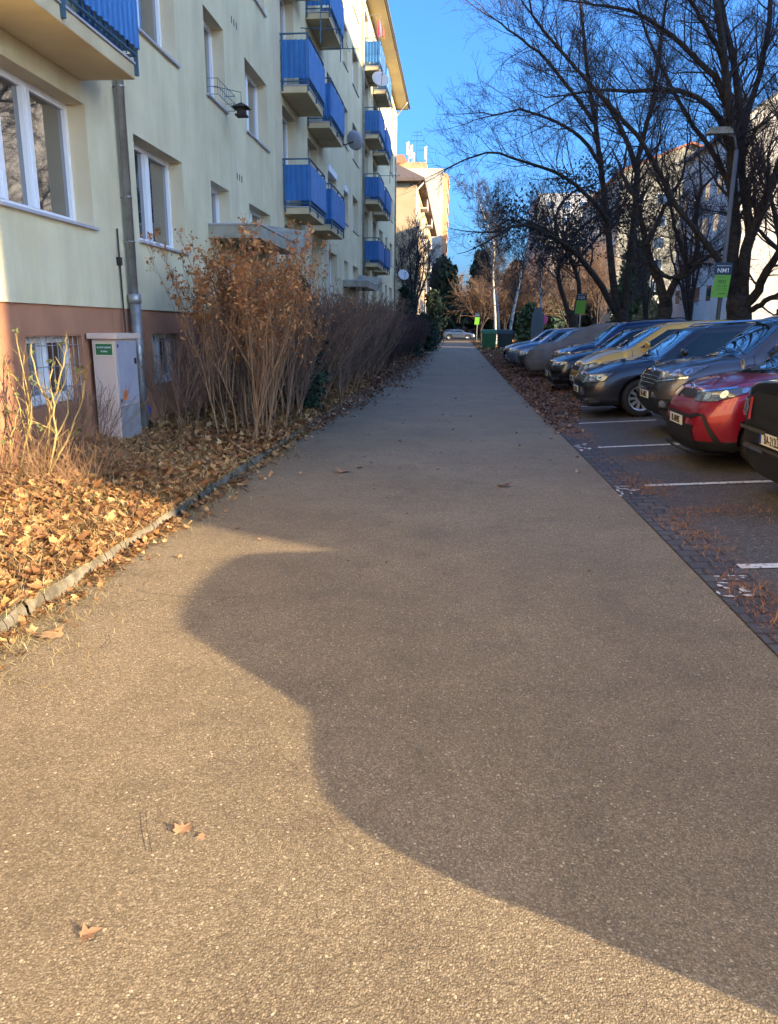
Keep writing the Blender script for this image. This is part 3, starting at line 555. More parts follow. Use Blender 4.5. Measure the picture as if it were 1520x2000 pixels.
M['wC'] = mat('light_panel_wall', (.62, .58, .52), .9, (.70, .66, .6), .5); M['tan'] = mat('tan_plaster', (.46, .32, .17), .9, (.52, .37, .21), .5); M['peach'] = mat('peach_panel', (.58, .47, .35), .9, (.62, .51, .38), .3)
M['orangew'] = mat('orange_panel', (.52, .27, .13), .9, (.56, .33, .17), .6); M['slate'] = mat('slate_roof', (.10, .11, .13), .7, (.15, .16, .18), 12); M['redt'] = mat('red_tiles', (.40, .13, .06), .85, (.5, .19, .09), 10)
slab_block('shade_caster_block', 'unseen panel apartment block added across the car park to cast shade', 30, 38, -9.2, 50, 22.6, M['wC'], sides='W')  # unseen block, placed and sized to shade the street; pale walls bounce fill
b_, pp = slab_block('gabled_block', 'pale apartment block with sunlit gable wall behind the big tree', 20.6, 33, 61, 77, 17.0, M['wR'], 4.6, M['slate'], sides='W')
mb = MB(); mb.box(22.2, 23.6, 70, 72.5, 17, 20.2); mb.box(22.0, 23.8, 69.8, 72.7, 20.2, 20.5); pp(mb.build('dormer', M['wG'], b_))
slab_block('brown_block', 'distant brownish apartment block seen through the leafy dark crown', 14.3, 40, 150, 168, 26, M['wG'], sides='S')
slab_block('grey_block', 'lower grey block with pale roof behind the forked trees', 21, 38, 108, 140, 22, M['concrete'], 3.2, M['redt'], sides='WS')
b_, pp = slab_block('tan_house', 'tan apartment house with dark hipped roof beyond the cream block', -19, -4.85, 87, 136, 17.0, M['tan'], 5.2, M['roof'], sides='E', ridge='h', overhang=.9)
mb = MB(); mb.tube([(-4.85, 87.3, .1), (-4.85, 87.3, 16.2), (-4.1, 87.0, 16.95)], .09, 8); pp(mb.build('drainpipe', M['white'], b_, True))
mb = MB(); mb.box(-8.6, -7.9, 97, 98, 19, 22); pp(mb.build('chimney', M['concrete'], b_))
for k in range(5):
    for yy in (96, 112):
        mb = MB(); z = 3.2+k*3.1; mb.box(-4.95, -4.0, yy, yy+3.2, z, z+.16); mb.box(-4.06, -4.0, yy, yy+3.2, z+.16, z+1.05); pp(mb.build('balcony', M['wG'], b_))
# sunlit tower
b_ = thing('tower_block', (-8, 178, 0), 'tall peach panel tower with antennas and red roof box at the far end', 'building'); I = Matrix.Translation(-b_.location)
def pp(o): o.matrix_parent_inverse = I; return o
mb = MB(); mb.box(-19, -3.85, 168, 186, 0, 33.9); mb.box(-3.85, -2.95, 169.5, 186, 0, 33.2, 1); pp(mb.build('wall', [M['peach'], M['orangew']], b_))
mb = MB(); mb.box(-19, -7.4, 171, 180, 33.9, 35.5); mb.box(-12, -7.8, 171.5, 175, 35.5, 35.8); pp(mb.build('roof_box', M['orangew'], b_))
mb = MB(); mb.poly([(-19, 170, 35.5), (-11.4, 170, 35.5), (-12.3, 171.5, 37.3), (-19, 171.5, 37.3)]); mb.box(-19, -12.3, 171.6, 178, 35.5, 37.2); pp(mb.build('roof', M['redt'], b_))
for i in range(12):
    mb = MB(); mb.box(-2.95, -2.7, 172, 184, 2+i*2.75, 3+i*2.75); pp(mb.build('balcony', M['orangew'], b_))
for x, hh, kind in ((-11.4, 39.9, 0), (-10.6, 39.3, 0), (-9.6, 42.0, 1), (-7.6, 39.0, 2)):
    o = thing('roof_antenna', (x, 171.8, 35.5), ['white cellular antenna mast on the left of the tower roof', 'second white cellular antenna mast on the tower roof', 'thin dark aerial with crossbars on the tower roof', 'white panel antenna at the right end of the tower roof'][{-11.4: 0, -10.6: 1, -9.6: 2, -7.6: 3}[x]], 'antenna', 'antennas on the tower roof'); L = hh-o.location.z; mb = MB()
    mb.tube([(0, 0, 0), (0, 0, L)], .05 if kind == 1 else .1, 6); mb.build('mast', M['dark'] if kind == 1 else M['white'], o)
    mb = MB()
    if kind == 1:
        for q, zz in ((1.1, L-1), (1.5, L-2), (.8, L-.3)): mb.tube([(-q, 0, zz), (q, 0, zz)], .04, 5)
        mb.build('aerial_bars', M['dark'], o)
    else:
        mb.box(-.4, .1, -.2, .2, L-2.6, L-.2); mb.box(.25, .55, -.2, .2, L-3.4, L-1.6) if kind == 0 else None; mb.build('panel_antenna', M['white'], o)
# low garage and wall far behind, sunlit
# ------------------------------------------------------------ street lamp, signs, bins
o = thing('street_lamp', (7.5, 23, .4), 'tall grey street lamp with flat hood beside the large forked tree', 'street lamp')
mb = MB(); mb.tube([(0, 0, 0), (0, 0, .9)], .09, 10); mb.tube([(0, 0, .9), (0, 0, 6.1)], .06, 10); mb.tube([(0, 0, 6.1), (-.1, 0, 6.45), (-.45, 0, 6.55)], .035, 8); M['postd'] = mat('dull_post', (.14, .15, .16), .7); mb.build('lamp_post', M['postd'], o, True)
mb = MB(); mb.poly([(-.15, -.13, 6.5), (-.15, .13, 6.5), (-.8, .13, 6.5), (-.9, 0, 6.5), (-.8, -.13, 6.5)])
mb.quad((-.15, -.13, 6.5), (-.8, -.13, 6.5), (-.75, -.06, 6.68), (-.2, -.06, 6.68)); mb.quad((-.15, .13, 6.5), (-.2, .06, 6.68), (-.75, .06, 6.68), (-.8, .13, 6.5)); mb.quad((-.2, -.06, 6.68), (-.75, -.06, 6.68), (-.75, .06, 6.68), (-.2, .06, 6.68)); mb.quad((-.15, -.13, 6.5), (-.2, -.06, 6.68), (-.2, .06, 6.68), (-.15, .13, 6.5))
mb.poly([(-.8, -.13, 6.5), (-.9, 0, 6.5), (-.8, .13, 6.5), (-.75, .06, 6.68), (-.75, -.06, 6.68)]); mb.build('lamp_hood', M['concrete'], o)
def zone_sign(loc, rot, code, num, label, wid=.46, h1=.33, h2=.62, pole=True, tilt=0):
    o = thing('parking_zone_sign', loc, label, 'sign', 'green parking zone signs along the car park', rot); hw = wid/2
    if pole:
        mb = MB(); mb.tube([(0, .04, -loc[2]+.2), (0, .04, h2+h1)], .03, 8); mb.build('sign_post', M['signpole'], o, True)
    mb = MB(); mb.box(-hw-.01, hw+.01, 0, .02, h2, h2+h1); a = mb.build('upper_plate', M['signblue'], o)
    text(code, .17, (.0, -.003, h2+.11), (1, 0, 0), (0, 0, 1), M['signwhite'], a)
    mb = MB(); mb.box(-hw+.03, hw-.03, -.003, -.001, h2+.235, h2+.245); mb.build('white_rule', M['signwhite'], a)
    mb = MB(); mb.quad((-hw-.03-.02, 0, 0), (hw-.05, 0, 0), (hw, 0, h2-.005), (-hw+.02, 0, h2-.005)); mb.quad((-hw-.05, .015, 0), (-hw+.02, .015, h2-.005), (hw, .015, h2-.005), (hw-.05, .015, 0)); b2 = mb.build('lower_plate', M['signgreen'], o)
    if num: text(num, .125, (-.01, -.003, h2-.19), (1, 0, 0), (0, 0, 1), M['ink'], b2)
    mb = MB()
    for i, z in enumerate((.33, .30, .25, .20)):
        z_ = z*h2/.62; mb.box(-hw+.06, -.03, -.003, -.001, z_, z_+.012); mb.box(.02, hw-.09, -.003, -.001, z_, z_+.012)
    mb.box(-.08, hw-.10, -.003, -.001, .09, .115); mb.box(-hw+.06, .05, -.003, -.001, h2-.07, h2-.06)
    if num: mb.build('print_lines', M['signink'], b2)
    return o
M['signpole'] = mat('pale_post', (.45, .43, .38), .6); M['signink'] = mat('dark_green_print', (.05, .16, .03), .6)
zone_sign((7.46, 22.85, 2.6), .05, 'NM1', '3021', 'green and dark blue parking sign reading NM1 3021 on the lamp post', pole=False)
p = P(1134, 613, 37); zone_sign(tuple(p), .05, 'CU1', '', 'green and dark blue parking sign on a pale post between the thin dark trunks', .46, .3, .62)
p = P(932, 634, 92); zone_sign(tuple(p), .0, '', '', 'small bright green sign on a post at the far end of the path', .55, .5, .85)
# blue-grey tall sign + round pink/red sign far
o = thing('round_sign', tuple(P(1060, 625, 62)), 'round red and pink traffic sign on a post behind the parked cars', 'sign'); mb = MB(); mb.lathe([(.001, 0), (.4, 0), (.4, .02), (.001, .02)], 24, Matrix.Rotation(PI/2, 4, 'X')); mb.build('sign_disc', mat('sign_pink', (.6, .08, .22), .5), o); mb = MB(); mb.tube([(0, .03, .3), (0, .03, -2)], .03, 6); mb.build('sign_post', M['metal'], o)
o = thing('grey_cabinet', tuple(P(1050, 640, 60)), 'tall blue-grey info column beside the round pink sign', 'info column'); mb = MB(); mb.box(-.45, .45, -.15, .15, -1.2, 1.1); mb.box(-.3, .3, -.12, .12, 1.1, 1.5); mb.build('column_body', mat('column_grey', (.10, .13, .15), .6), o, bevel=.03)
# waste containers
M['bing'] = mat('container_green', (.03, .13, .045), .6, (.045, .17, .06), 4)
for x, y, l, cc in ((2.5, 60, 'green waste container at the end of the car row, nearest the path', 'bing'), (3.75, 60.3, 'dark waste container right of the green one', 'bind')):
    if cc == 'bind': M['bind'] = mat('container_dark', (.03, .05, .045), .6)
    o = thing('waste_container', (x, y, .05), l, 'bin', 'waste containers by the car park'); mb = MB()
    mb.poly([(-.5, -.5, .2), (.5, -.5, .2), (.55, -.6, 1.2), (-.55, -.6, 1.2)]); mb.poly([(-.5, .5, .2), (-.55, .6, 1.2), (.55, .6, 1.2), (.5, .5, .2)]); mb.poly([(-.5, -.5, .2), (-.55, -.6, 1.2), (-.55, .6, 1.2), (-.5, .5, .2)]); mb.poly([(.5, -.5, .2), (.5, .5, .2), (.55, .6, 1.2), (.55, -.6, 1.2)]); mb.poly([(-.5, -.5, .2), (-.5, .5, .2), (.5, .5, .2), (.5, -.5, .2)]); mb.build('container_body', M[cc], o)
    mb = MB(); n = 8
    for i in range(n):
        a, c = PI*i/n, PI*(i+1)/n; y1_, z1_, y2_, z2_ = -.62*math.cos(a), 1.2+.34*math.sin(a), -.62*math.cos(c), 1.2+.34*math.sin(c); mb.quad((-.58, y1_, z1_), (.58, y1_, z1_), (.58, y2_, z2_), (-.58, y2_, z2_)); mb.poly([(-.58, y1_, z1_), (-.58, y2_, z2_), (-.58, 0, 1.2)]); mb.poly([(.58, y1_, z1_), (.58, 0, 1.2), (.58, y2_, z2_)])
    mb.build('container_lid', M[cc], o)
    for sx1 in (-.42, .42):
        for sy1 in (-.4, .4): mb = MB(); mb.lathe([(.001, -.03), (.1, -.03), (.1, .03), (.001, .03)], 12, Matrix.Translation((sx1, sy1, .1)) @ Matrix.Rotation(PI/2, 4, 'Y')); mb.build('wheel', M['dark'], o)
# ------------------------------------------------------------ cars (local: nose at x=0, tail +x, left side is -y)
def car_shell(p, name, m, parent, cut=True):
    L, W, H = p['L'], p['W']/2, p['H']; hn, hc, xc, xr, xe = p['hn'], p['hc'], p['xc'], p['xr'], p['xe']; bl = p.get('belt', hc); zb = p.get('zb', .2); wr = p.get('wr', .72)*W
    def roofz(x):
        if x < xr: return hc+(H-hc)*(x-xc)/(xr-xc)
        t = (x-xr)/(xe-xr)
        return H+.03*math.sin(PI*min(1, t)) if x <= xe else H-(H-p['tz'])*((x-xe)/(L-xe))**p.get('tp', 1.2)
    xs = [0, .03, .12, .3, .55, .85, (1.0+xc)/2+.1, xc-.12, xc+.0, xc+.05]
    xs += [xc+(xr-xc)*t for t in (.3, .65, .93)]+[xr+.08]+[xr+.08+(xe-xr-.1)*t for t in (.25, .5, .75, 1)]+[xe+(L-xe)*t for t in (.3, .6, .85, .96, 1)]
    xs = sorted(set(round(x, 4) for x in xs)); rings = []
    nose = p.get('nose', .12); round_ = p.get('round', .26)
    for x in xs:
        e = 1-round_*max(0, 1-x/.45)**2.2; eb = 1-.14*max(0, 1-(L-x)/.3)**2; wf = W*min(e, eb)
        tw_ = max(0, 1-x/.6); tb = max(0, 1-(L-x)/.4)
        if x <= xc:
            t = x/xc; zh = hn+(hc-hn)*(1-(1-t)**1.7); zs = zh-.07-.02*t; zt = zh+.015
            pr = [(0, zb), (.7*wf, zb), (.92*wf, zb+.03), (wf*.985, zb+.14), (wf, (zb+zs)/2), (wf*.99, zs-.12), (wf*.955, zs-.01), (wf*.86, zs+.055), (wf*.66, zt), (wf*.36, zt+.015), (0, zt+.02)]
        else:
            rz = roofz(x); t = min(1, (rz-hc)/(H-hc)); zs = bl-.03+.06*(x-xc)/(L-xc); zs = min(zs, rz-.06)
            w8 = W*.86*(1-t)+wr*t
            pr = [(0, zb), (.7*wf, zb), (.92*wf, zb+.03), (wf*.985, zb+.14), (wf, (zb+zs)/2), (wf*.995, zs-.12), (wf*.965, zs-.01), (min(wf*.93, w8*(1)+.9*(wf*.93-w8)), zs+.05), (min(wf*.9, w8), rz-.055-.0*t), (min(wf*.9, w8)*.8, rz-.005), (0, rz+.02*t)]
        ring = []
        for (y, z) in pr:
            if tw_ > 0:
                s_ = (z-.5)/(hn-.5); lean = nose*max(0, s_)**1.6 if z > .5 else p.get('tuck', .10)*((.5-z)/.3)**1.2
                xx = x+lean*tw_
            else: xx = x
            if tb > 0: xx -= .10*tb*max(0, (z-.7))/.8+.08*tb*max(0, .5-z)/.3
            ring.append((xx, y, z))
        rings.append(ring)
    n = len(rings[0]); V = []; Fc = []
    for r in rings:
        V += [(x, -y, z) for x, y, z in r]+[(x, y, z) for x, y, z in r[1:-1]]
    K = n+n-2
    def idx(i, j, side):
        if side < 0 or j == 0 or j == n-1: return i*K+j
        return i*K+n+j-1
    for i in range(len(rings)-1):
        for j in range(n-1):
            Fc.append((idx(i, j, -1), idx(i+1, j, -1), idx(i+1, j+1, -1), idx(i, j+1, -1))); Fc.append((idx(i, j, 1), idx(i, j+1, 1), idx(i+1, j+1, 1), idx(i+1, j, 1)))
    for i in (0, len(rings)-1):
        for j in range(n-1):
            a = [idx(i, j, -1), idx(i, j+1, -1), idx(i, j+1, 1), idx(i, j, 1)]; a = [v for k, v in enumerate(a) if v not in a[:k]]
            Fc.append(tuple(a if i == 0 else reversed(a)))
    me = bpy.data.meshes.new(name); me.from_pydata(V, [], Fc); me.update()
    bm = bmesh.new(); bm.from_mesh(me); bmesh.ops.recalc_face_normals(bm, faces=bm.faces); bm.to_mesh(me); bm.free()
    o = link(name, me, m); md = o.modifiers.new('s', 'SUBSURF'); md.levels = md.render_levels = 2
    dg = bpy.context.evaluated_depsgraph_get(); me2 = bpy.data.meshes.new_from_object(o.evaluated_get(dg)); o.modifiers.clear(); o.data = me2
    bvh = BVHTree.FromPolygons([v.co.copy() for v in me2.vertices], [tuple(f.vertices) for f in me2.polygons])
    if cut:
        R = p['R']+.055; bm = bmesh.new()
        for ax in p['axles']:
            for s_ in (-1, 1):
                bmesh.ops.create_cone(bm, cap_ends=True, segments=40, radius1=R, radius2=R, depth=.5, matrix=Matrix.Translation((ax, s_*(W+.0), p['R']+.01)) @ Matrix.Rotation(PI/2, 4, 'X'))
        mc = bpy.data.meshes.new('c'); bm.to_mesh(mc); bm.free(); oc = bpy.data.objects.new('c', mc); C.objects.link(oc)
        bo = o.modifiers.new('b', 'BOOLEAN'); bo.object = oc; bo.operation = 'DIFFERENCE'; bo.solver = 'EXACT'
        dg = bpy.context.evaluated_depsgraph_get(); me3 = bpy.data.meshes.new_from_object(o.evaluated_get(dg)); o.modifiers.clear(); bpy.data.objects.remove(oc)
        if len(me3.polygons) > 100: o.data = me3
    me = o.data; me.materials.clear(); me.materials.append(m); me.materials.append(M['dark'])
    for f in me.polygons:
        c = f.center; f.use_smooth = True; f.material_index = 0
        for ax in p['axles']:
            if math.hypot(c.x-ax, c.z-p['R']-.01) < p['R']+.053 and abs(c.y) < W-.02 and abs(f.normal.y) < .6 or (math.hypot(c.x-ax, c.z-p['R']-.01) < p['R']+.02 and abs(c.y) < W-.15 and abs(c.y) > .3): f.material_index = 1; f.use_smooth = False
        if c.z < zb+.02: f.material_index = 1
        if p.get('clad') and (c.z < p['clad'] ): f.material_index = 1
    o.parent = parent; return o, bvh
def decal(bvh, name, m, parent, poly, o0, u, v, d, off=.004, cell=.05, thick=.0, mats=None):
    o0, u, v, d = Vector(o0), Vector(u).normalized(), Vector(v).normalized(), Vector(d).normalized()
    bm = bmesh.new(); bm.faces.new([bm.verts.new((a, b_, 0)) for a, b_ in poly])
    for k in (0, 1):
        lo = min(q[k] for q in poly); hi = max(q[k] for q in poly); c = lo+cell
        while c < hi-1e-4:
            no = (1, 0, 0) if k == 0 else (0, 1, 0); pc = (c, 0, 0) if k == 0 else (0, c, 0)
            bmesh.ops.bisect_plane(bm, geom=bm.verts[:]+bm.edges[:]+bm.faces[:], plane_co=pc, plane_no=no); c += cell
    dead = []
    for vv in bm.verts:
        q = o0+u*vv.co.x+v*vv.co.y; h = bvh.ray_cast(q, d)
        if h[0] is None: dead.append(vv)
        else: vv.co = h[0]-d*off+(h[1]*(off*.5) if h[1].dot(d) < 0 else -h[1]*(off*.5))
    bmesh.ops.delete(bm, geom=dead, context='VERTS')
    if not bm.faces: bm.free(); return None
    for f in bm.faces: f.smooth = True
    bmesh.ops.recalc_face_normals(bm, faces=bm.faces)
    me = bpy.data.meshes.new(name); bm.to_mesh(me); bm.free(); return link(name, me, m, parent)
def front(bvh, name, m, par, poly, **k): return decal(bvh, name, m, par, [(-a, b_) for a, b_ in poly] if False else poly, (-2, 0, 0), (0, 1, 0), (0, 0, 1), (1, 0, 0), **k)
def side(bvh, name, m, par, poly, s=-1, **k): return decal(bvh, name, m, par, poly, (0, 3*s, 0), (1, 0, 0), (0, 0, 1), (0, -s, 0), **k)
def corner(bvh, name, m, par, poly, W, s=-1, **k):      # poly a: 0 at the front corner, + rearward, - towards the centre
    d = Vector((.78, -s*.62, 0)).normalized(); u = Vector((.62, s*.78, 0)).normalized()
    return decal(bvh, name, m, par, poly, Vector((.12, s*W*.86, 0))-d*2, u, (0, 0, 1), d, **k)
def wheel(par, ax, y, R, s, spokes=10, rimm='rim'):
    wd = .21; T = Matrix.Translation((ax, y, R)) @ Matrix.Rotation(-s*PI/2, 4, 'X'); T = Matrix.Translation((ax, y, R)) @ Matrix.Rotation(PI/2 if s < 0 else -PI/2, 4, 'X')
    h = bpy.data.objects.new('wheel', None); C.objects.link(h); h.parent = par; h.empty_display_size = .1
    mb = MB(); mb.lathe([(R*.66, .09), (R*.70, .105), (R*.80, .11), (R*.94, .10), (R*.995, .07), (R, .0), (R*.995, -.07), (R*.9, -.1), (R*.66, -.1)], 40, T); mb.build('tyre', M['tyre'], h, True)
    mb = MB(); mb.lathe([(R*.67, .10), (R*.655, .108), (R*.62, .10), (R*.60, .06), (R*.6, -.05)], 40, T); mb.lathe([(.001, .07), (R*.14, .07), (R*.17, .04), (R*.17, 0)], 20, T)
    for i in range(spokes):
        a = 2*PI*i/spokes; ca, sa = math.cos(a), math.sin(a); w1, w2 = R*.055, R*.085
        q = lambda r, w_, z: T @ Vector((r*ca-w_*sa, r*sa+w_*ca, z))
        A = [q(R*.13, -w1, .06), q(R*.13, w1, .06), q(R*.62, w2, .095), q(R*.62, -w2, .095)]; B = [q(R*.13, -w1, .02), q(R*.13, w1, .02), q(R*.62, w2, .04), q(R*.62, -w2, .04)]
        mb.quad(*A); mb.quad(A[0], B[0], B[1], A[1]); mb.quad(A[1], B[1], B[2], A[2]); mb.quad(A[3], A[2], B[2], B[3]); mb.quad(A[0], A[3], B[3], B[0])
    mb.build('rim', M[rimm], h)
    mb = MB(); mb.lathe([(.001, -.02), (R*.6, -.02)], 24, T); mb.build('brake_disc', M['dark'], h)
    return h
def make_car(loc, p, pm, label, group='cars parked nose-in along the path', rz=0, cat='car', name='parked_car', detail=True):
    o = thing(name, loc, label, cat, group); o.rotation_euler = (0, -math.atan(LOT) if group else 0, rz)
    L, W, H = p['L'], p['W']/2, p['H']; body, bvh = car_shell(p, 'body', pm, o)
    hn, hc, xc, xr, xe, bl = p['hn'], p['hc'], p['xc'], p['xr'], p['xe'], p.get('belt', p['hc'])
    wr = p.get('wr', .72)*W
    # glass
    zb0, zt0 = hc+.05, H-.075
    ws = front(bvh, 'windshield', M['cglass'], o, [(-.80*W, zb0), (-.4*W, zb0-.03), (0, zb0-.035), (.4*W, zb0-.03), (.80*W, zb0), (wr*.86, zt0), (0, zt0+.02), (-wr*.86, zt0)])
    if detail:
        wp = MB(); 
        for y0_, y1_ in ((-.62*W, -.1*W), (.05*W, .6*W)):
            pts = []
            for t_ in np.linspace(0, 1, 5):
                y_ = y0_+(y1_-y0_)*t_; h = bvh.ray_cast(Vector((-2, y_, zb0+.02+.08*t_)), Vector((1, 0, 0)))[0]
                if h: pts.append((h.x-.02, h.y, h.z+.01))
            if len(pts) > 1: wp.tube(pts, .008, 5)
        wp.build('wiper', M['dark'], o)
    for s in (-1, 1):
        kx = (xr-xc)/(H-hc); zlo = bl+.045; zhi = H-.115; x1 = xc+.30+(zlo-hc)*kx*.6; x2 = xc+(zhi-hc)*kx+.24
        xb = p.get('xb', (xr+xe)/2+.05); xl = p['xl']; xh = p['xh']
        side(bvh, 'side_window', M['sglass'], o, [(x1, zlo), (xb-.03, zlo+.02), (xb-.03, zhi+.0), (x2, zhi-.01)], s)
        side(bvh, 'side_window', M['sglass'], o, [(xb+.05, zlo+.02), (xl, zlo+.04), (xh, zhi-.015), (xb+.05, zhi)], s)
        if p.get('xq'): side(bvh, 'side_window', M['sglass'], o, [(xl+.07, zlo+.045), (p['xq'], zlo+.1), (p['xq']-.12, zhi-.05), (xh+.07, zhi-.02)], s)
        # door seams, handles
        if detail:
            for xx in (x1-.18, xb+.01): side(bvh, 'door_seam', M['dark'], o, [(xx, .36), (xx+.012, .36), (xx+.012, zlo-.02), (xx, zlo-.02)], s, off=.003)
            for xx in (xb-.25, xl-.12): side(bvh, 'door_handle', p.get('hm', pm), o, [(xx, zlo-.13), (xx+.17, zlo-.125), (xx+.17, zlo-.10), (xx, zlo-.105)], s, off=.03, cell=.2)
        # mirror
        bm = bmesh.new(); bmesh.ops.create_cube(bm, size=1); bmesh.ops.bevel(bm, geom=bm.edges[:]+bm.verts[:], offset=.36, segments=4, affect='EDGES', profile=.5)
        for v in bm.verts: v.co = Vector((v.co.x*.11*(1-.25*abs(v.co.y)), v.co.y*.21, v.co.z*(.14-.05*s*v.co.y)))
        for f in bm.faces: f.smooth = True
        bmesh.ops.translate(bm, verts=bm.verts, vec=(x1+.12, s*(W+.09), zlo+.07)); me = bpy.data.meshes.new('wing_mirror'); bm.to_mesh(me); bm.free(); link('wing_mirror', me, p.get('mm') or pm, o)
        a = MB(); a.tube([(x1+.12, s*(W-.06), zlo+.02), (x1+.11, s*(W+.04), zlo+.04)], .022, 6); a.build('mirror_arm', M['dark'], o)
        for k, ax in enumerate(p['axles']): wheel(o, ax, s*(W-.115), p['R'], s, p.get('spokes', 10))
    # front: seam of the bonnet
    def top(nm, mm, poly, **k): return decal(bvh, nm, M[mm], o, poly, (0, 0, 4), (1, 0, 0), (0, 1, 0), (0, 0, -1), **k)
    for s in (-1, 1):
        ya, yb = s*.70*W, s*.80*W; top('bonnet_seam', 'dark', [(.30, ya), (xc-.05, yb), (xc-.05, yb+s*.012), (.30, ya+s*.012)], off=.003, cell=.08)
    top('bonnet_seam', 'dark', [(.16, -.62*W), (.168, -.62*W), (.128, 0), (.168, .62*W), (.16, .62*W), (.12, 0)], off=.003, cell=.08)
    for s in (-1, 1):
        if detail: side(bvh, 'bumper_seam', 'x' and M['dark'], o, [(.62, .42), (.628, .42), (.66, hn-.1), (.652, hn-.1)], s, off=.003)
        side(bvh, 'sill_trim', M['dark'], o, [(p['axles'][0]+p['R']+.06, .24), (p['axles'][1]-p['R']-.06, .24), (p['axles'][1]-p['R']-.06, .31), (p['axles'][0]+p['R']+.06, .31)], s, off=.006, cell=.3)
    for f_ in p.get('front', []):
        nm, mm, poly, *sub = f_; q = front(bvh, nm, M[mm] if isinstance(mm, str) else mm, o, poly, **(sub[0] if sub else {}))
    for f_ in p.get('corner', []):
        nm, mm, poly, *sub = f_
        for s in (-1, 1):
            q = corner(bvh, nm, M[mm] if isinstance(mm, str) else mm, o, poly, W, s, **(sub[0] if sub else {}))
            if nm in ('headlight', 'fog_light') and q:
                of = (sub[0] if sub else {}).get('off', .004)+.003; ax_ = [a for a, _ in poly]; bz_0 = [b_ for _, b_ in poly]
                def span(a):                     # height of the lamp outline at a
                    ys = []
                    for i in range(len(poly)):
                        (a0, b0), (a1, b1) = poly[i], poly[(i+1) % len(poly)]
                        if min(a0, a1) <= a <= max(a0, a1) and a0 != a1: ys.append(b0+(b1-b0)*(a-a0)/(a1-a0))
                    return (min(ys), max(ys)) if len(ys) > 1 else (0, 0)
                for f_t in ((.28, .52, .74) if nm == 'headlight' else (.5,)):
                    a_ = min(ax_)+(max(ax_)-min(ax_))*f_t; lo_, hi_ = span(a_); rr_ = (hi_-lo_)*.36; c_ = (lo_+hi_)/2
                    if rr_ > .008: corner(bvh, 'reflector', M['reflector'], q, [(a_+rr_*1.15*math.cos(k_), c_+rr_*math.sin(k_)) for k_ in np.arange(0, 6.2, .45)], W, s, off=of, cell=.3)
    if p.get('plate'):
        zp, txt = p['plate'][:2]; h = bvh.ray_cast(Vector((-2, 0, zp)), Vector((1, 0, 0)))[0]; x = h.x-.035
        mb = MB(); mb.box(x, x+.012, -.26, .26, zp-.056, zp+.056); mb.box(x+.012, x+.05, -.24, .24, zp-.05, zp+.05, 1); mb.box(x-.001, x, -.26, -.225, zp-.05, zp+.05, 0) ; pl = mb.build('number_plate', [M['plate'], M['dark']], o)
        pl2 = MB(); pl2.box(x-.0025, x-.0005, .225, .258, zp-.05, zp+.05); pl2.build('plate_strip', M['platestrip'], pl)
        text(txt, .118, (x-.002, -.015, zp-.002), (0, -1, 0), (0, 0, 1), M['ink'], pl, sx_=.72)
    if p.get('emblem'):
        z, r, kind = p['emblem']; h = bvh.ray_cast(Vector((-2, 0, z)), Vector((1, 0, 0)))[0]; T = Matrix.Translation((h.x-.02, 0, z)) @ Matrix.Rotation(PI/2, 4, 'Y') @ Matrix.Diagonal((.75, 1, 1, 1))
        mb = MB(); n = 20
        def ring(R0, t_, T): mb.tube([T @ Vector((R0*math.cos(2*PI*i/n), R0*math.sin(2*PI*i/n), 0)) for i in range(n+1)], t_, 5)
        ring(r, .008, T)
        if kind == 'ovals': ring(r*.62, .006, T @ Matrix.Diagonal((.9, .55, 1, 1))); ring(r*.75, .006, T @ Matrix.Translation((-r*.35, 0, 0)) @ Matrix.Diagonal((.45, 1., 1, 1)))
        elif kind == 'vw':
            mb.tube([T @ Vector(q) for q in ((-r*.8, -r*.5, 0), (r*.0, -.0, 0), (-r*.8, r*.5, 0))], .006, 5); mb.tube([T @ Vector(q) for q in ((-r*.3, -r*.85, 0), (r*.85, -r*.3, 0), (r*.1, 0, 0), (r*.85, r*.3, 0), (-r*.3, r*.85, 0))], .006, 5)
        mb.build('emblem', M['chrome'], o)
    if p.get('rails'):
        for s in (-1, 1):
            mb = MB(); y = s*wr*.9; mb.tube([(xr+.15, y, H-.03), (xr+.3, y, H+.045), (xe-.1, y, H+.045), (xe+.1, y, H-.03)], .016, 6)
            mb.build('roof_rail', M['chrome'] if p['rails'] == 1 else M['dark'], o)
    if p.get('bars'):
        for x in (xr+.35, xe-.5):
            mb = MB(); mb.tube([(x, -wr-.12, H+.06), (x, -wr+.1, H+.10), (x, wr-.1, H+.10), (x, wr+.12, H+.06)], .025, 8); 
            for s in (-1, 1): mb.box(x-.06, x+.06, s*wr-.06, s*wr+.06, H-.04, H+.10)
            mb.build('roof_bar', M['dark'], o)
    return o, bvh
M['platestrip'] = mat('plate_blue_strip', (.02, .07, .35), .5)
def base(**k):
    d = dict(L=4.5, W=1.8, H=1.48, hn=.78, hc=.98, xc=1.25, xr=2.05, xe=3.3, tz=1.0, R=.32, axles=(.92, 3.6), xl=3.55, xh=3.1, zb=.2); d.update(k); return d
slats = lambda z0, z1, n, w, w2: [('grille_bar', 'chrome', [(-w, z0+(z1-z0)*i/n), (w, z0+(z1-z0)*i/n), (w2, z0+(z1-z0)*i/n+.012), (-w2, z0+(z1-z0)*i/n+.012)], dict(off=.012, cell=.12)) for i in range(1, n)]
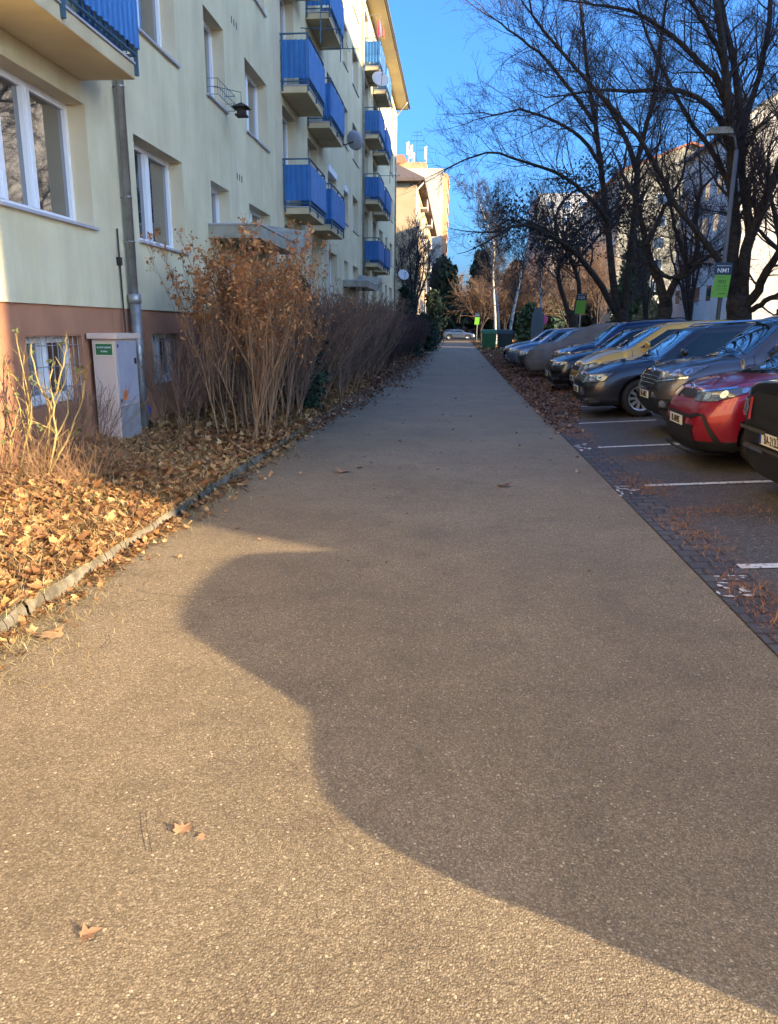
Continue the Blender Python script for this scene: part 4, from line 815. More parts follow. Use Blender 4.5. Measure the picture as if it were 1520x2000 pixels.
wag = base(L=4.77, W=1.83, H=1.56, hn=.80, hc=1.02, xc=1.30, xr=2.1, xe=4.2, tz=1.05, tp=1.5, axles=(1.04, 3.75), R=.345, xl=3.65, xh=3.5, xq=4.35, xb=2.95, round=.24, nose=.13, rails=1,
    front=[('grille', 'dark', [(-.47, .66), (.47, .66), (.53, .80), (-.53, .80)])]+slats(.66, .80, 4, .49, .49)+[('grille_trim', 'chrome', [(-.6, .63), (.6, .63), (.6, .655), (-.6, .655)], dict(off=.014)), ('lower_grille', 'dark', [(-.55, .29), (.55, .29), (.62, .42), (-.62, .42)])],
    corner=[('headlight', 'lens', [(-.33, .655), (.22, .70), (.32, .83), (.16, .835), (-.22, .80)], dict(off=.010)), ('headlight_rim', 'dark', [(-.36, .64), (.24, .685), (.36, .845), (.15, .85), (-.25, .815)], dict(off=.006)), ('fog_light', 'lens', [(-.22, .33), (.12, .34), (.07, .41), (-.2, .40)], dict(off=.012)), ('fog_recess', 'dark', [(-.36, .29), (.18, .31), (.12, .43), (-.34, .43)], dict(off=.006)), ('bumper_lip', 'chrome', [(-.36, .295), (.16, .315), (.16, .33), (-.36, .31)], dict(off=.014))], plate=(.52, 'BL-275EK'), emblem=(.80, .06, 'vw'))
suv = base(tuck=.30, L=4.55, W=1.84, H=1.70, hn=.98, hc=1.14, xc=1.18, xr=1.95, xe=3.75, tz=1.15, tp=1.6, R=.35, axles=(.9, 3.55), xl=3.4, xh=3.3, xq=4.0, xb=2.7, round=.30, nose=.16, bars=1, rails=2,
    front=[('grille', 'dark', [(-.40, .74), (.40, .74), (.50, .98), (-.50, .98)])]+slats(.74, .96, 4, .43, .43)+[('grille_trim', 'chrome', [(-.42, .73), (.42, .73), (.42, .76), (-.42, .76)], dict(off=.016)), ('lower_grille', 'dark', [(-.52, .32), (.52, .32), (.56, .60), (-.56, .60)])],
    corner=[('headlight', 'lens', [(-.30, .87), (.28, .93), (.42, 1.06), (.1, 1.04), (-.22, .99)], dict(off=.012)), ('headlight_trim', 'chrome', [(-.32, .835), (.26, .90), (.26, .92), (-.32, .855)], dict(off=.014)), ('fog_light', 'lens', [(-.12, .47), (.0, .47), (.03, .55), (-.05, .59), (-.13, .55)], dict(off=.014)), ('fog_recess', 'dark', [(-.2, .42), (.08, .43), (.1, .6), (-.18, .6)], dict(off=.006))], plate=(.63, 'BA-360KT'), emblem=(.99, .075, 'ovals'))
cross = base(L=4.36, W=1.80, H=1.57, hn=.92, hc=1.06, xc=1.05, xr=1.9, xe=3.1, tz=1.1, tp=1.0, R=.35, axles=(.85, 3.49), xl=3.35, xh=2.95, xb=2.5, round=.38, nose=.20, belt=1.08,
    front=[('upper_slot', 'dark', [(-.66, .84), (-.12, .83), (.12, .83), (.66, .84), (.5, .885), (.14, .915), (-.14, .915), (-.5, .885)]), ('centre_slot', 'dark', [(-.66, .66), (-.45, .61), (.45, .61), (.66, .66), (.60, .69), (.42, .645), (-.42, .645), (-.60, .69)], dict(off=.01)), ('lower_grille', 'dark', [(-.62, .22), (.62, .22), (.50, .53), (-.50, .53)], dict(off=.008)), ('chin', 'darkgrey', [(-.84, .16), (.84, .16), (.84, .245), (-.84, .245)], dict(off=.07))],
    corner=[('headlight', 'lens', [(-.34, .80), (.05, .82), (.40, .93), (.52, 1.0), (.2, .96), (-.34, .89)], dict(off=.012)), ('headlight_trim', 'chrome', [(-.36, .885), (.2, .955), (.2, .975), (-.36, .905)], dict(off=.016)), ('bumper_scoop', 'dark', [(.06, .34), (.13, .36), (-.08, .68), (-.11, .67)], dict(off=.008)), ('lower_corner', 'dark', [(-.46, .25), (.3, .25), (.3, .31), (-.1, .30), (-.3, .40), (-.46, .40)], dict(off=.009)), ('bumper_corner', 'dark', [(-.46, .28), (-.36, .28), (-.2, .54), (-.3, .54)], dict(off=.007))], plate=(.56, 'BL-884BS'), emblem=(.94, .06, 'ovals'), mm=M['dark'], clad=.36)
M['darkgrey'] = mat('grey_plastic', (.05, .05, .05), .6)
M['redrefl'] = mat('red_reflector', (.5, .03, .02), .25, coat=1.)
boxy = base(L=4.35, W=1.86, H=1.78, hn=1.12, hc=1.20, xc=1.0, xr=1.5, xe=3.7, tz=1.2, tp=1.8, R=.36, axles=(.85, 3.5), xl=3.3, xh=3.2, xq=3.95, xb=2.5, round=.13, nose=.05, clad=.98, rails=2,
    front=[('grille', 'dark', [(-.6, .80), (.6, .80), (.6, 1.03), (-.6, 1.03)]), ('bumper_slot', 'darkgrey', [(-.7, .50), (.7, .50), (.7, .53), (-.7, .53)], dict(off=.02)), ('lower_grille', 'dark', [(-.5, .28), (.5, .28), (.5, .4), (-.5, .4)])],
    corner=[('headlight', 'lens', [(-.16, .78), (.04, .78), (.04, .96), (-.16, .96)], dict(off=.014)), ('red_reflector', 'redrefl', [(-.24, .76), (-.18, .76), (-.18, .98), (-.24, .98)], dict(off=.014)), ('bumper_ledge', 'darkgrey', [(-.6, .66), (.5, .66), (.5, .70), (-.6, .70)], dict(off=.03)), ('bumper_strip', 'chrome', [(-.5, .47), (-.05, .47), (-.05, .50), (-.5, .50)], dict(off=.02))], plate=(.62, 'BA-212LL'))
mpv = base(L=4.4, W=1.8, H=1.62, hn=.86, hc=1.10, xc=1.0, xr=1.95, xe=3.5, tz=1.1, tp=1.5, R=.325, axles=(.88, 3.55), xl=3.4, xh=3.3, xq=4.0, xb=2.6, round=.3, nose=.16,
    front=[('grille', 'dark', [(-.42, .70), (.42, .70), (.50, .80), (-.50, .80)]), ('lower_grille', 'dark', [(-.6, .3), (.6, .3), (.62, .45), (-.62, .45)])], corner=[('headlight', 'lens', [(-.28, .70), (.2, .74), (.3, .9), (-.2, .82)], dict(off=.01))], plate=(.52, 'BL-614HC'), emblem=(.82, .05, 'ring'))
sedan = base(L=4.69, W=1.83, H=1.49, hn=.79, hc=1.0, xc=1.3, xr=2.1, xe=3.9, tz=1.02, tp=1.2, R=.325, axles=(.92, 3.6), xl=3.6, xh=3.45, xb=2.85, round=.24, nose=.13,
    front=[('grille_trim', 'chrome', [(-.5, .58), (.5, .58), (.56, .82), (-.56, .82)]), ('grille', 'dark', [(-.46, .60), (.46, .60), (.52, .80), (-.52, .80)], dict(off=.012)), ('lower_grille', 'dark', [(-.6, .28), (.6, .28), (.62, .40), (-.62, .40)])],
    corner=[('headlight', 'lens', [(-.25, .69), (.2, .71), (.28, .80), (-.22, .79)], dict(off=.01)), ('fog_light', 'lens', [(-.15, .36), (.1, .36), (.1, .41), (-.15, .41)], dict(off=.01))], plate=(.48, 'BL-902LP'), emblem=(.845, .04, 'ring'))
suv2 = dict(suv); suv2.update(H=1.66, W=1.86, rails=2, bars=0, plate=(.55, 'BA-518SD'), emblem=None, hn=.93, hc=1.10, belt=1.10)
hatch = base(L=4.3, plate=(.5, 'BT-337CF'), H=1.47, xe=3.3, xl=3.4, xh=3.15, xb=2.6, tp=1.4, front=[('grille', 'dark', [(-.45, .56), (.45, .56), (.5, .72), (-.5, .72)]), ('lower_grille', 'dark', [(-.6, .26), (.6, .26), (.6, .40), (-.6, .40)])], corner=[('headlight', 'lens', [(-.28, .66), (.2, .69), (.3, .80), (-.22, .77)], dict(off=.01))], emblem=(.74, .045, 'ring'))
pblack = paint('paint_near_black', (.018, .018, .02), .3); pdark = paint('paint_dark_grey', (.035, .034, .036), .3, metal=.5); pbrown = paint('paint_grey_brown', (.11, .10, .10), .3, metal=.6)
pfar = paint('paint_silver_shade_tint', (.13, .17, .24), .3, metal=.6); pred = paint('paint_deep_red', (.30, .008, .022), .28, metal=.35); pyel = paint('paint_yellow', (.60, .36, .05), .35, metal=.1); pnavy = paint('paint_navy', (.012, .022, .07), .28); psil = paint('paint_silver', (.40, .41, .43), .3, metal=.7)  # pfar: silver with shade and blue reflections put into its colour
pgun = paint('paint_gunmetal', (.075, .08, .09), .3, metal=.6); pblk2 = paint('paint_black', (.01, .01, .012), .25)
cars = [(boxy, 2.98, 7.12, pblack, 'black boxy car with plain plastic bumper at the right picture edge'), (cross, 2.80, 9.62, pred, 'deep red crossover with slanted lights beside the black boxy car'),
    (suv, 3.02, 12.25, pbrown, 'grey-brown off-roader with roof bars and chrome grille'), (wag, 2.42, 15.15, pdark, 'dark grey estate car with ten-spoke wheel showing'), (mpv, 2.75, 18.0, pyel, 'yellow people carrier with orange mirror'),
    (sedan, 2.48, 20.75, pblk2, 'black saloon with chrome-rimmed grille left of the yellow car'), (suv2, 2.95, 23.6, pnavy, 'dark navy tall car between the covered car and the black saloon')]
for p, x, y, pm, lab in cars: make_car((x, y, float(lotz(x))), p, pm, lab)
make_car((2.35, 29.4, float(lotz(2.35))), hatch, pgun, 'grey hatchback with wing mirror just beyond the covered car', detail=False)
make_car((2.15, 32.8, float(lotz(2.15))), sedan, pfar, 'saloon with blue reflections in its colour, second from the far end of the row', detail=False)
make_car((2.2, 36.4, float(lotz(2.2))), hatch, pblk2, 'black hatchback at the far end of the parked row', detail=False)
# covered car
cp = base(L=4.6, W=1.94, H=1.62, hn=.9, hc=1.12, xc=1.1, xr=2.2, xe=3.6, tz=1.1, R=.32, axles=(.92, 3.6), zb=.22, round=.34, nose=.18)
o = thing('covered_car', (2.4, 26.45, float(lotz(2.4))), 'car hidden under a grey fabric cover in the parked row', 'car', 'cars parked nose-in along the path'); o.rotation_euler.y = -math.atan(LOT)
M['cover'] = mat('grey_cover', (.15, .13, .115), .85, (.19, .17, .15), 3, 1., 3.5, dist=.08); cs, _ = car_shell(cp, 'fabric_cover', M['cover'], o, False)
for v in cs.data.vertices:
    c = v.co; k = max(0, (1.1-c.z)); v.co.y += math.copysign(.02*math.sin(c.x*9+c.z*3)*k+.03*k, c.y); v.co.z += .012*math.sin(c.x*13+c.y*5)
for ax in (.95, 3.6):
    for s in (-1, 1): wheel(o, ax, s*.8, .31, s, 7)
# van beside the viewer whose shadow falls on the path
van = base(L=4.75, W=2.2, H=1.77, wr=.72, hn=1.0, hc=1.1, xc=.95, xr=2.05, xe=4.2, tz=1.3, tp=2.0, R=.34, axles=(.9, 3.8), xl=3.6, xh=3.6, xq=4.3, xb=2.4, round=.22, nose=.12, plate=(.55, 'BL-731VA'),
    front=[('grille', 'dark', [(-.45, .75), (.45, .75), (.5, .95), (-.5, .95)])], corner=[('headlight', 'lens', [(-.25, .78), (.1, .8), (.2, 1.02), (-.2, .98)], dict(off=.01))])
make_car((3.25, 1.42, float(lotz(3.25))), van, psil, 'tall silver van parked beside the viewpoint outside the picture', detail=False)
# far estate crossing the end of the street, pointing right
fw_ = dict(wag); fw_.update(hn=.82, H=1.42, plate=None, emblem=None, rails=2); o, _ = make_car((2.65, 112.5, .012), fw_, pfar, 'silver estate car with shade tint in its paint on the cross street at the far end', group=None, rz=PI)
# ------------------------------------------------------------ trees along the car park
def tree(name, label, cat, limbs, Y, m='bark', group=None, kids=(9, 7, 5), maxlv=3, seed=1, Ls=(2.6,), spread=.75, upb=.12, rtw=.02, leaf=None, twm=None, ratio=.55, rmin=.004, base=None, start=.25):
    global rng; rng = np.random.default_rng(seed)
    bz = base or tuple(P(limbs[0][0][0][0], limbs[0][0][0][1], Y)); o = thing(name, (bz[0], bz[1], 0 if len(bz) < 3 else min(bz[2], .55)), label, cat, group); off = np.array(o.location)
    tr = Twigs(); cr = Twigs(); lp_ = [] if leaf else None
    for k, (pts, ra, rb, *rest) in enumerate(limbs):
        dy0 = rest[0] if rest else 0; dy1 = rest[1] if len(rest) > 1 else dy0; n = len(pts)
        W_ = [np.array(P(px, py, Y+dy0+(dy1-dy0)*i/max(1, n-1)))-off for i, (px, py) in enumerate(pts)]
        if k == 0: W_[0][2] = -.3
        # resample smoothly
        m_ = 14; out = []
        for j in range(m_):
            t = j/(m_-1)*(n-1); i = min(int(t), n-2); f = t-i
            p0, p1, p2, p3 = W_[max(i-1, 0)], W_[i], W_[i+1], W_[min(i+2, n-1)]
            out.append(.5*((2*p1)+(-p0+p2)*f+(2*p0-5*p1+4*p2-p3)*f*f+(-p0+3*p1-3*p2+p3)*f**3)+(rng.normal(0, .018, 3) if 0 < j < m_-1 else 0))
        rad = [ra+(rb-ra)*(j/(m_-1))**.8 for j in range(m_)]
        tr.add(out, rad, 9)
        L = sum(np.linalg.norm(out[j+1]-out[j]) for j in range(m_-1))
        if k > 0 or len(limbs) == 1:
            nk = max(3, int(kids[0]*L/5)); sprout(cr, out, [r*.8 for r in rad], Ls[0]/ratio, 0, maxlv, (nk,)+tuple(kids[1:]), spread, upb, .15, ratio, lp_, rmin, start)
            # the limb's own tip goes on
            for q in range(2): grow(cr, out[-1], nrm(out[-1]-out[-3])+rng.normal(0, .25, 3), Ls[0]*.9, rb*.9, 1, maxlv, kids, spread, upb, .14, None, None, ratio, lp_, rmin)
    tr.build('trunk', M[m], o); cr.build('crown', M[twm or 'twig'], o)
    if leaf: leafquads(lp_, leaf[1], leaf[2], 'dry_leaves', M[leaf[0]], o, leaf[3] if len(leaf) > 3 else .15)
    return o
GT = 'bare trees behind the car row'
tree('bare_tree', 'largest forked bare tree, its trunk splitting low beside the NM1 sign', 'tree', [
    ([(1447, 645), (1444, 612), (1440, 585)], .42, .30),
    ([(1436, 590), (1430, 520), (1436, 440), (1430, 380), (1428, 300), (1424, 220), (1416, 120), (1398, 0), (1380, -160)], .21, .07, 0, -.5),
    ([(1432, 340), (1446, 260), (1442, 180), (1426, 90), (1408, -10), (1400, -120)], .14, .06, 0, 1),
    ([(1450, 590), (1452, 520), (1464, 470), (1482, 420), (1502, 375), (1522, 320), (1560, 230), (1590, 130)], .20, .07, 0, -1.5),
    ([(1466, 470), (1458, 400), (1450, 330), (1452, 250), (1480, 160), (1500, 60), (1510, -60)], .14, .06, 0, 1.5),
    ([(1455, 600), (1480, 565), (1505, 520), (1535, 480), (1580, 430)], .16, .07, 0, -2),
    ([(1458, 612), (1490, 592), (1530, 570), (1580, 540)], .10, .05, 0, -2),
    ([(1436, 560), (1400, 500), (1361, 449), (1324, 404), (1292, 343), (1259, 286), (1222, 240), (1186, 200), (1129, 135), (1075, 78), (1040, 30)], .10, .03, .3, -3.5),
    ([(1428, 300), (1406, 229), (1349, 184), (1275, 175), (1226, 180), (1161, 175), (1110, 185)], .10, .025, 0, -2.5),
    ([(1424, 215), (1400, 160), (1350, 105), (1290, 55), (1230, 20), (1160, 10)], .10, .03, 0, -2),
    ([(1418, 130), (1385, 60), (1340, -10), (1280, -60)], .08, .03, 0, -3),
    ([(1430, 380), (1395, 300), (1350, 245), (1300, 150), (1260, 60), (1240, -20)], .09, .03, 0, 2.5),
    ], 24, kids=(17, 9, 7, 5), maxlv=3, seed=11, Ls=(2.1,), group=GT, rmin=.0038, ratio=.58)
tree('bare_tree', 'tall bare tree with two long upright stems and a low left limb', 'tree', [
    ([(1214, 640), (1214, 618), (1213, 604)], .36, .29),
    ([(1207, 606), (1198, 560), (1190, 480), (1184, 400), (1172, 320), (1162, 240), (1150, 160), (1140, 60), (1130, -60)], .20, .06, 0, 1),
    ([(1220, 606), (1229, 520), (1240, 420), (1244, 330), (1262, 250), (1278, 190), (1288, 110), (1300, 10)], .20, .055, 0, -1),
    ([(1243, 335), (1226, 280), (1200, 225), (1165, 180), (1120, 130)], .14, .05, 0, -2),
    ([(1205, 614), (1165, 545), (1125, 495), (1075, 460), (1020, 440), (985, 450)], .17, .05, 0, -2.5),
    ([(1186, 430), (1150, 385), (1100, 345), (1040, 320), (965, 298), (912, 310)], .12, .03, 0, -3),
    ([(1172, 320), (1130, 265), (1080, 235), (1020, 215), (965, 225)], .10, .03, 0, -2),
    ([(1224, 600), (1241, 570), (1251, 535), (1246, 490)], .12, .06, 0, 1),
    ([(1160, 240), (1110, 170), (1060, 110), (1010, 70), (970, 40)], .10, .03, 0, -2),
    ], 37, kids=(15, 8, 6, 4), maxlv=3, seed=12, Ls=(2.7,), group=GT, rmin=.0045, ratio=.58)
tree('bare_tree', 'short dark tree with crooked fork standing between the two largest bare trees', 'tree', [
    ([(1297, 640), (1298, 612), (1300, 590)], .30, .26),
    ([(1298, 592), (1286, 545), (1272, 512), (1262, 480), (1252, 430), (1240, 385), (1215, 340)], .19, .07, 0, 1),
    ([(1303, 592), (1316, 555), (1345, 522), (1364, 485), (1360, 430), (1370, 370)], .17, .06, 0, -1),
    ([(1270, 510), (1300, 540), (1335, 540), (1370, 510), (1400, 500)], .10, .04, 0, -1),
    ([(1262, 480), (1300, 400), (1330, 350), (1340, 300)], .10, .04, 0, 1),
    ([(1345, 522), (1320, 450), (1310, 400), (1290, 360)], .10, .04, 0, 1),
    ], 31, kids=(18, 8, 6, 4), maxlv=3, seed=13, Ls=(1.9,), group=GT, rmin=.0055, spread=.95)
tree('bare_tree', 'slender dark tree in two curved stems by the CU1 sign with dark drooping leaves', 'tree', [
    ([(1122, 640), (1120, 625), (1118, 614)], .32, .28),
    ([(1114, 618), (1096, 570), (1090, 530), (1096, 508), (1112, 496), (1105, 470)], .17, .10, 0, -1),
    ([(1124, 618), (1132, 560), (1122, 522), (1106, 485), (1085, 460), (1050, 440)], .17, .08, 0, 1),
    ([(1106, 485), (1140, 440), (1190, 410), (1230, 400)], .12, .05, 0, 0),
    ([(1085, 460), (1090, 410), (1120, 375), (1150, 365)], .12, .05, 0, 1),
    ([(1122, 522), (1160, 470), (1200, 440), (1240, 430)], .10, .05, 0, 1),
    ([(1085, 460), (1040, 435), (1010, 430), (990, 445)], .10, .04, 0, 1),
    ], 50, kids=(20, 8, 6), maxlv=2, seed=14, Ls=(2.2,), group=GT, rmin=.006, leaf=('darkleaf', .10, 4, .2), spread=.95)
tree('bare_tree', 'bare tree at the right picture edge in front of the sunlit gable', 'tree', [
    ([(1560, 640), (1555, 600), (1545, 560)], .2, .16),
    ([(1545, 560), (1530, 500), (1515, 430), (1500, 350), (1480, 300)], .13, .05),
    ([(1548, 560), (1555, 480), (1540, 400), (1545, 300), (1535, 200), (1530, 80), (1520, -40)], .13, .05, 0, 1),
    ([(1530, 500), (1500, 470), (1470, 440), (1440, 420), (1410, 415)], .09, .03),
    ], 30, kids=(20, 8, 6, 4), maxlv=3, seed=15, Ls=(2.2,), group=GT, rmin=.006)
GB = 'birches and bare trees at the far end'
def birch(label, pts, Y, seed, Ls=1.9, m='birch'):
    tree('birch_tree', label, 'tree', [([pts[0], (pts[0][0], pts[0][1]-8)], .16, .15), (pts, .15, .03, 0, 1)], Y, m=m, kids=(26, 8, 5), maxlv=3, seed=seed, Ls=(Ls,), group=GB, rmin=.009, ratio=.58, twm='twig', spread=.75)
birch('leaning pale birch right of the waste containers', [(992, 672), (1003, 610), (1013, 560), (1022, 510), (1038, 460), (1050, 400)], 63, 21, 2.2)
birch('straight slim birch above the green waste container', [(968, 664), (966, 600), (962, 540), (966, 480), (945, 420), (925, 370)], 68, 22, 2.4)
birch('forked birch just left of the leaning one', [(975, 664), (972, 590), (960, 530), (975, 470), (960, 420), (980, 380)], 74, 23, 2.4)
birch('thin pale birch behind the round sign', [(1055, 656), (1057, 590), (1056, 520), (1060, 470), (1066, 430)], 80, 24, 2.2)
def wild(label, px, top, Y, seed, m='bark', tw='twigbrown', Ls=2.6, name='bare_tree', group=GB, n=5, half=40, base=None, leaf=None, kids=(14, 7, 5), rmin=.01):
    r_ = random.Random(seed); bz = 655 if base is None else base; limbs = [([(px, bz+8), (px, bz-8)], .2, .17)]
    for i in range(n):
        e = px+half*(2*(i+.5)/n-1)*.8+r_.uniform(-5, 5); tz = top+(bz-top)*(.15+.35*abs(2*(i+.5)/n-1))*r_.uniform(.6, 1.2); limbs.append(([(px+r_.uniform(-2, 2), bz-10), (px+(e-px)*.3, bz-(bz-tz)*.4), (px+(e-px)*.75+r_.uniform(-4, 4), bz-(bz-tz)*.72), (e, tz+ (bz-tz)*.08)], .12, .03, 0, r_.uniform(-2, 2)))
    tree(name, label, 'tree', limbs, Y, m=m, kids=kids, maxlv=2 if Y > 70 else 3, seed=seed, Ls=(Ls,), group=group, rmin=rmin, ratio=.55, twm=tw, leaf=leaf)
wild('bare tree in front of the tan house at left, above the dark green shrub', 808, 425, 66, 31, tw='twig', Ls=2.0, half=48, base=640, n=7, kids=(14, 8, 5), rmin=.009)
wild('sunlit brown spreading tree at the far end, left of the birches', 940, 545, 96, 32, Ls=3.2, half=45, n=7, kids=(22, 9, 6), rmin=.014)
wild('sunlit brown thicket tree behind the birches', 985, 520, 100, 33, Ls=3.4, half=45, n=7, kids=(22, 9, 6), rmin=.014)
wild('brown thicket tree behind the round sign', 1050, 500, 104, 34, Ls=3.4, half=45, n=7, kids=(22, 9, 6), rmin=.014)
wild('brown thicket tree behind the dark leafy tree', 1110, 480, 98, 35, Ls=3.6, half=50, n=7, kids=(22, 9, 6), rmin=.014)
wild('brown thicket tree behind the low left limb', 1165, 470, 92, 36, Ls=3.6, half=45, n=7, kids=(22, 9, 6), rmin=.014)
wild('grey-brown tree in front of the grey block', 1262, 420, 58, 37, Ls=2.2, half=40, n=5, tw='twig', kids=(10, 7, 4), rmin=.006)
wild('grey-brown tree in front of the gabled block', 1345, 330, 48, 38, Ls=2.2, half=55, n=7, tw='bushred', kids=(11, 7, 5), rmin=.006)
# conifers
def conifer(px, top, Y, label, seed, halfpx, base=650, clear=.18, m='needle', n=5200, size=.34, name='conifer', group='dark conifers at the far end', blunt=.5, shared=None):
    global rng; rng = np.random.default_rng(seed); tp = P(px, top, Y); bz = P(px, base, Y); h = tp.z; R = halfpx/F*Y; o = thing(name, (tp.x, Y, .0), label, 'tree' if name == 'conifer' else 'shrub', group)
    tw = Twigs(); tw.add([np.array([0, 0, -.2]), np.array([0, 0, h*.5]), np.array([0, 0, h*.97])], [.02*h, .014*h, .01], 8)
    nb = int(60 if n > 3000 else 30); pts = []
    for i in range(nb):
        t = clear+(1-clear)*(i+.5)/nb; z = h*t; r = R*((1-t)/(1-clear))**blunt*(.75+.45*rng.random())*(min(1, (t-clear)*7+.55)); a = i*2.4+rng.random(); e = np.array([r*math.cos(a), r*math.sin(a), z-.12*r+rng.normal(0, .1)]); s_ = np.array([0, 0, z])
        tw.add([s_, s_*.5+e*.5+np.array([0, 0, .08*r]), e], [.05, .03, .01], 4)
        k = max(2, int(n/nb/3))
        for q in range(k):
            f = rng.random()**.6; c = s_*(1-f)+e*f+rng.normal(0, 1, 3)*np.array([.28, .28, .13])*r*.8; pts.append(c)
    tw.build('trunk', M['bark'], o); leafquads(pts, size, 3, 'crown', M[m], o, size*.8); return o
conifer(868, 512, 132, 'dark conifer left of the silver estate car', 41, 36, n=9000, size=.5, base=655, clear=.14)
conifer(942, 498, 138, 'dark conifer right of the gap at the end of the street', 42, 34, n=8000, size=.5, blunt=.7)
conifer(1010, 520, 128, 'dark conifer rising behind the birches', 43, 32, n=7000, size=.5)
conifer(846, 575, 112, 'small dark conifer at the left end of the cross street', 44, 20, n=4000, size=.35)
conifer(1244, 480, 74, 'yellow-green conifer glimpsed between the forked trees', 45, 42, m='needley', n=6000, size=.3, clear=.08)
conifer(1035, 600, 78, 'low yellow-green conifer behind the parked cars', 46, 24, m='needley', n=3000, size=.25, clear=.05)
conifer(1075, 590, 110, 'dark conifer behind the round sign', 47, 40, n=5000, size=.45)
conifer(1150, 560, 125, 'dark broad conifer behind the low left limb', 48, 50, n=6000, size=.5)
conifer(793, 562, 45, 'dense dark green evergreen shrub rising from the hedge', 51, 30, base=660, n=7000, size=.11, clear=.0, name='evergreen_shrub', group='evergreens in the planting strip', blunt=.55)
conifer(826, 615, 56, 'low dark green evergreen hedge plant at the path end of the hedge', 52, 24, base=670, n=5000, size=.11, clear=.0, name='evergreen_shrub', group='evergreens in the planting strip', blunt=.3)
conifer(840, 628, 64, 'last dark green evergreen of the hedge, farthest along the path', 53, 20, base=670, n=4000, size=.12, clear=.0, name='evergreen_shrub', group='evergreens in the planting strip', blunt=.3)
conifer(590, 545, 14.3, 'small dark green conifer standing inside the tall twiggy bushes', 54, 40, base=760, n=6000, size=.05, clear=.1, name='evergreen_shrub', group='evergreens in the planting strip', blunt=.6)
conifer(1272, 590, 70, 'low tan ornamental grass clump under the yellow-green conifer', 55, 30, m='straw', n=3500, size=.22, clear=.0, name='ornamental_shrub', group='evergreens beyond the cars', blunt=.3)
# far woods closing the view
rng = np.random.default_rng(60); tw = Twigs(); pts = []
for i in range(90):
    x = rng.uniform(-30, 75); y = rng.uniform(150, 200); h = rng.uniform(5, 9)
    if -18 < x < -1 and y > 160: continue
    p = np.array([x, y, 0.]); tw.add([p, p+[0, 0, h*.6], p+[rng.normal(0, .4), 0, h]], [.18, .12, .03], 5)
    for q in range(70): pts.append(p+np.array([rng.normal(0, 1.7), rng.normal(0, 1.7), rng.uniform(.15, 1)*h]))
o = tag(tw.build('distant_wood', M['twigbrown']), 'band of distant brown woodland behind the cross street', 'woodland', kind='stuff'); leafquads(pts, .5, 5, 'foliage_mass', M['leafdull'], o, .9)
# ------------------------------------------------------------ shrubs of the planting strip
def shrub_mesh(seed, H, R, nst, kids, stems='bushgrey', leafm=None, leafn=0, fan=.42, maxlv=2, lsz=.03, rmin=.0025, r0=.014, Lsub=.5, topleaf=.5, low=.15):
    global rng; rng = np.random.default_rng(seed); tw = Twigs(); tk = Twigs(); lp_ = []
    TR = []
    for q in range(7):
        a = q*2.4+rng.random(); rr = R*(.12+.38*rng.random()); b0 = np.array([rr*math.cos(a), rr*math.sin(a), -.1]); lean = rng.uniform(.05, .3); t_ = [b0]
        dd = nrm(np.array([math.cos(a)*lean, math.sin(a)*lean, 1.]))
        for j in range(6): dd = nrm(dd+rng.normal(0, .09, 3)); t_.append(t_[-1]+dd*H*.075)
        TR.append(t_); tk.add(t_, [r0*1.35*(1-.09*j) for j in range(7)], 7)
    for i in range(nst):
        a = rng.random()*2*PI; rr = rng.random()**.5*R*.28; p = np.array([rr*math.cos(a), rr*math.sin(a), -.1]); lean = fan*(.15+1.15*rng.random()); t_ = TR[i % 7]; f0 = int(rng.integers(1, 7)); p = t_[f0]; a = math.atan2(p[1], p[0]); a2 = a+rng.normal(0, 1.0); d = nrm(np.array([math.cos(a2)*lean, math.sin(a2)*lean, 1.]))
        h = (H-p[2])*(.60+.44*rng.random()); n = 10; pp = [p]; dd = d; c = p
        for j in range(n-1):
            dd = nrm(dd+rng.normal(0, .085, 3)+np.array([0, 0, .035])); c = c+dd*h/(n-1)/max(.75, d[2]); pp.append(c)
        big = i < 9; r_ = r0*(.85 if big else .35+.4*rng.random()); rad = [max(rmin, r_*(1-.85*j/(n-1))) for j in range(n)]
        (tk if big else tw).add(pp, rad, 6 if big else 4)
        sprout(tw, pp, rad, Lsub, 0, maxlv, kids, .5, .22, .10, .62, lp_, rmin, low)
        if leafm: 
            for j in range(n//2, n): lp_ += [pp[j]]
    o = tw.build('twigs', M[stems]); o2 = tk.build('stems', M['bushstem']); res = [o2.data, o.data]; bpy.data.objects.remove(o); bpy.data.objects.remove(o2)
    if leafm:
        L = [q for q in lp_ if q[2] > H*topleaf*rng.uniform(.6, 1.3)]; rng.shuffle(L); L = L[:leafn]; lf = leafquads(L, lsz, 3, 'withered_leaves', M[leafm], None, lsz*1.1); res.append(lf.data); bpy.data.objects.remove(lf)
    return res
def put_shrub(meshes, loc, label, group=None, rz=0, sc=(1, 1, 1), cat='shrub', name='bare_shrub'):
    o = thing(name, loc, label, cat, group, rz); o.scale = sc
    for me, nm in zip(meshes, ('stems', 'twigs', 'withered_leaves')):
        c = bpy.data.objects.new(nm, me); C.objects.link(c); c.parent = o
    return o
GS = 'leafless bushes in the planting strip'
A1 = shrub_mesh(71, 2.75, 1.0, 62, (7, 4, 3), 'bushstem', 'orange', 1500, .36, 2, .030, Lsub=.55, topleaf=.62)
A2 = shrub_mesh(72, 2.55, 1.0, 66, (7, 4, 3), 'bushgrey', 'orange', 1100, .34, 2, .030, Lsub=.5, topleaf=.6)
A3 = shrub_mesh(73, 2.45, 1.3, 110, (10, 5, 3), 'bushgrey', 'orange', 260, .42, 2, .024, Lsub=.5)
A4 = shrub_mesh(74, 2.3, 1.4, 110, (11, 5, 3), 'bushgrey', None, 0, .42, 2, Lsub=.5, rmin=.004)
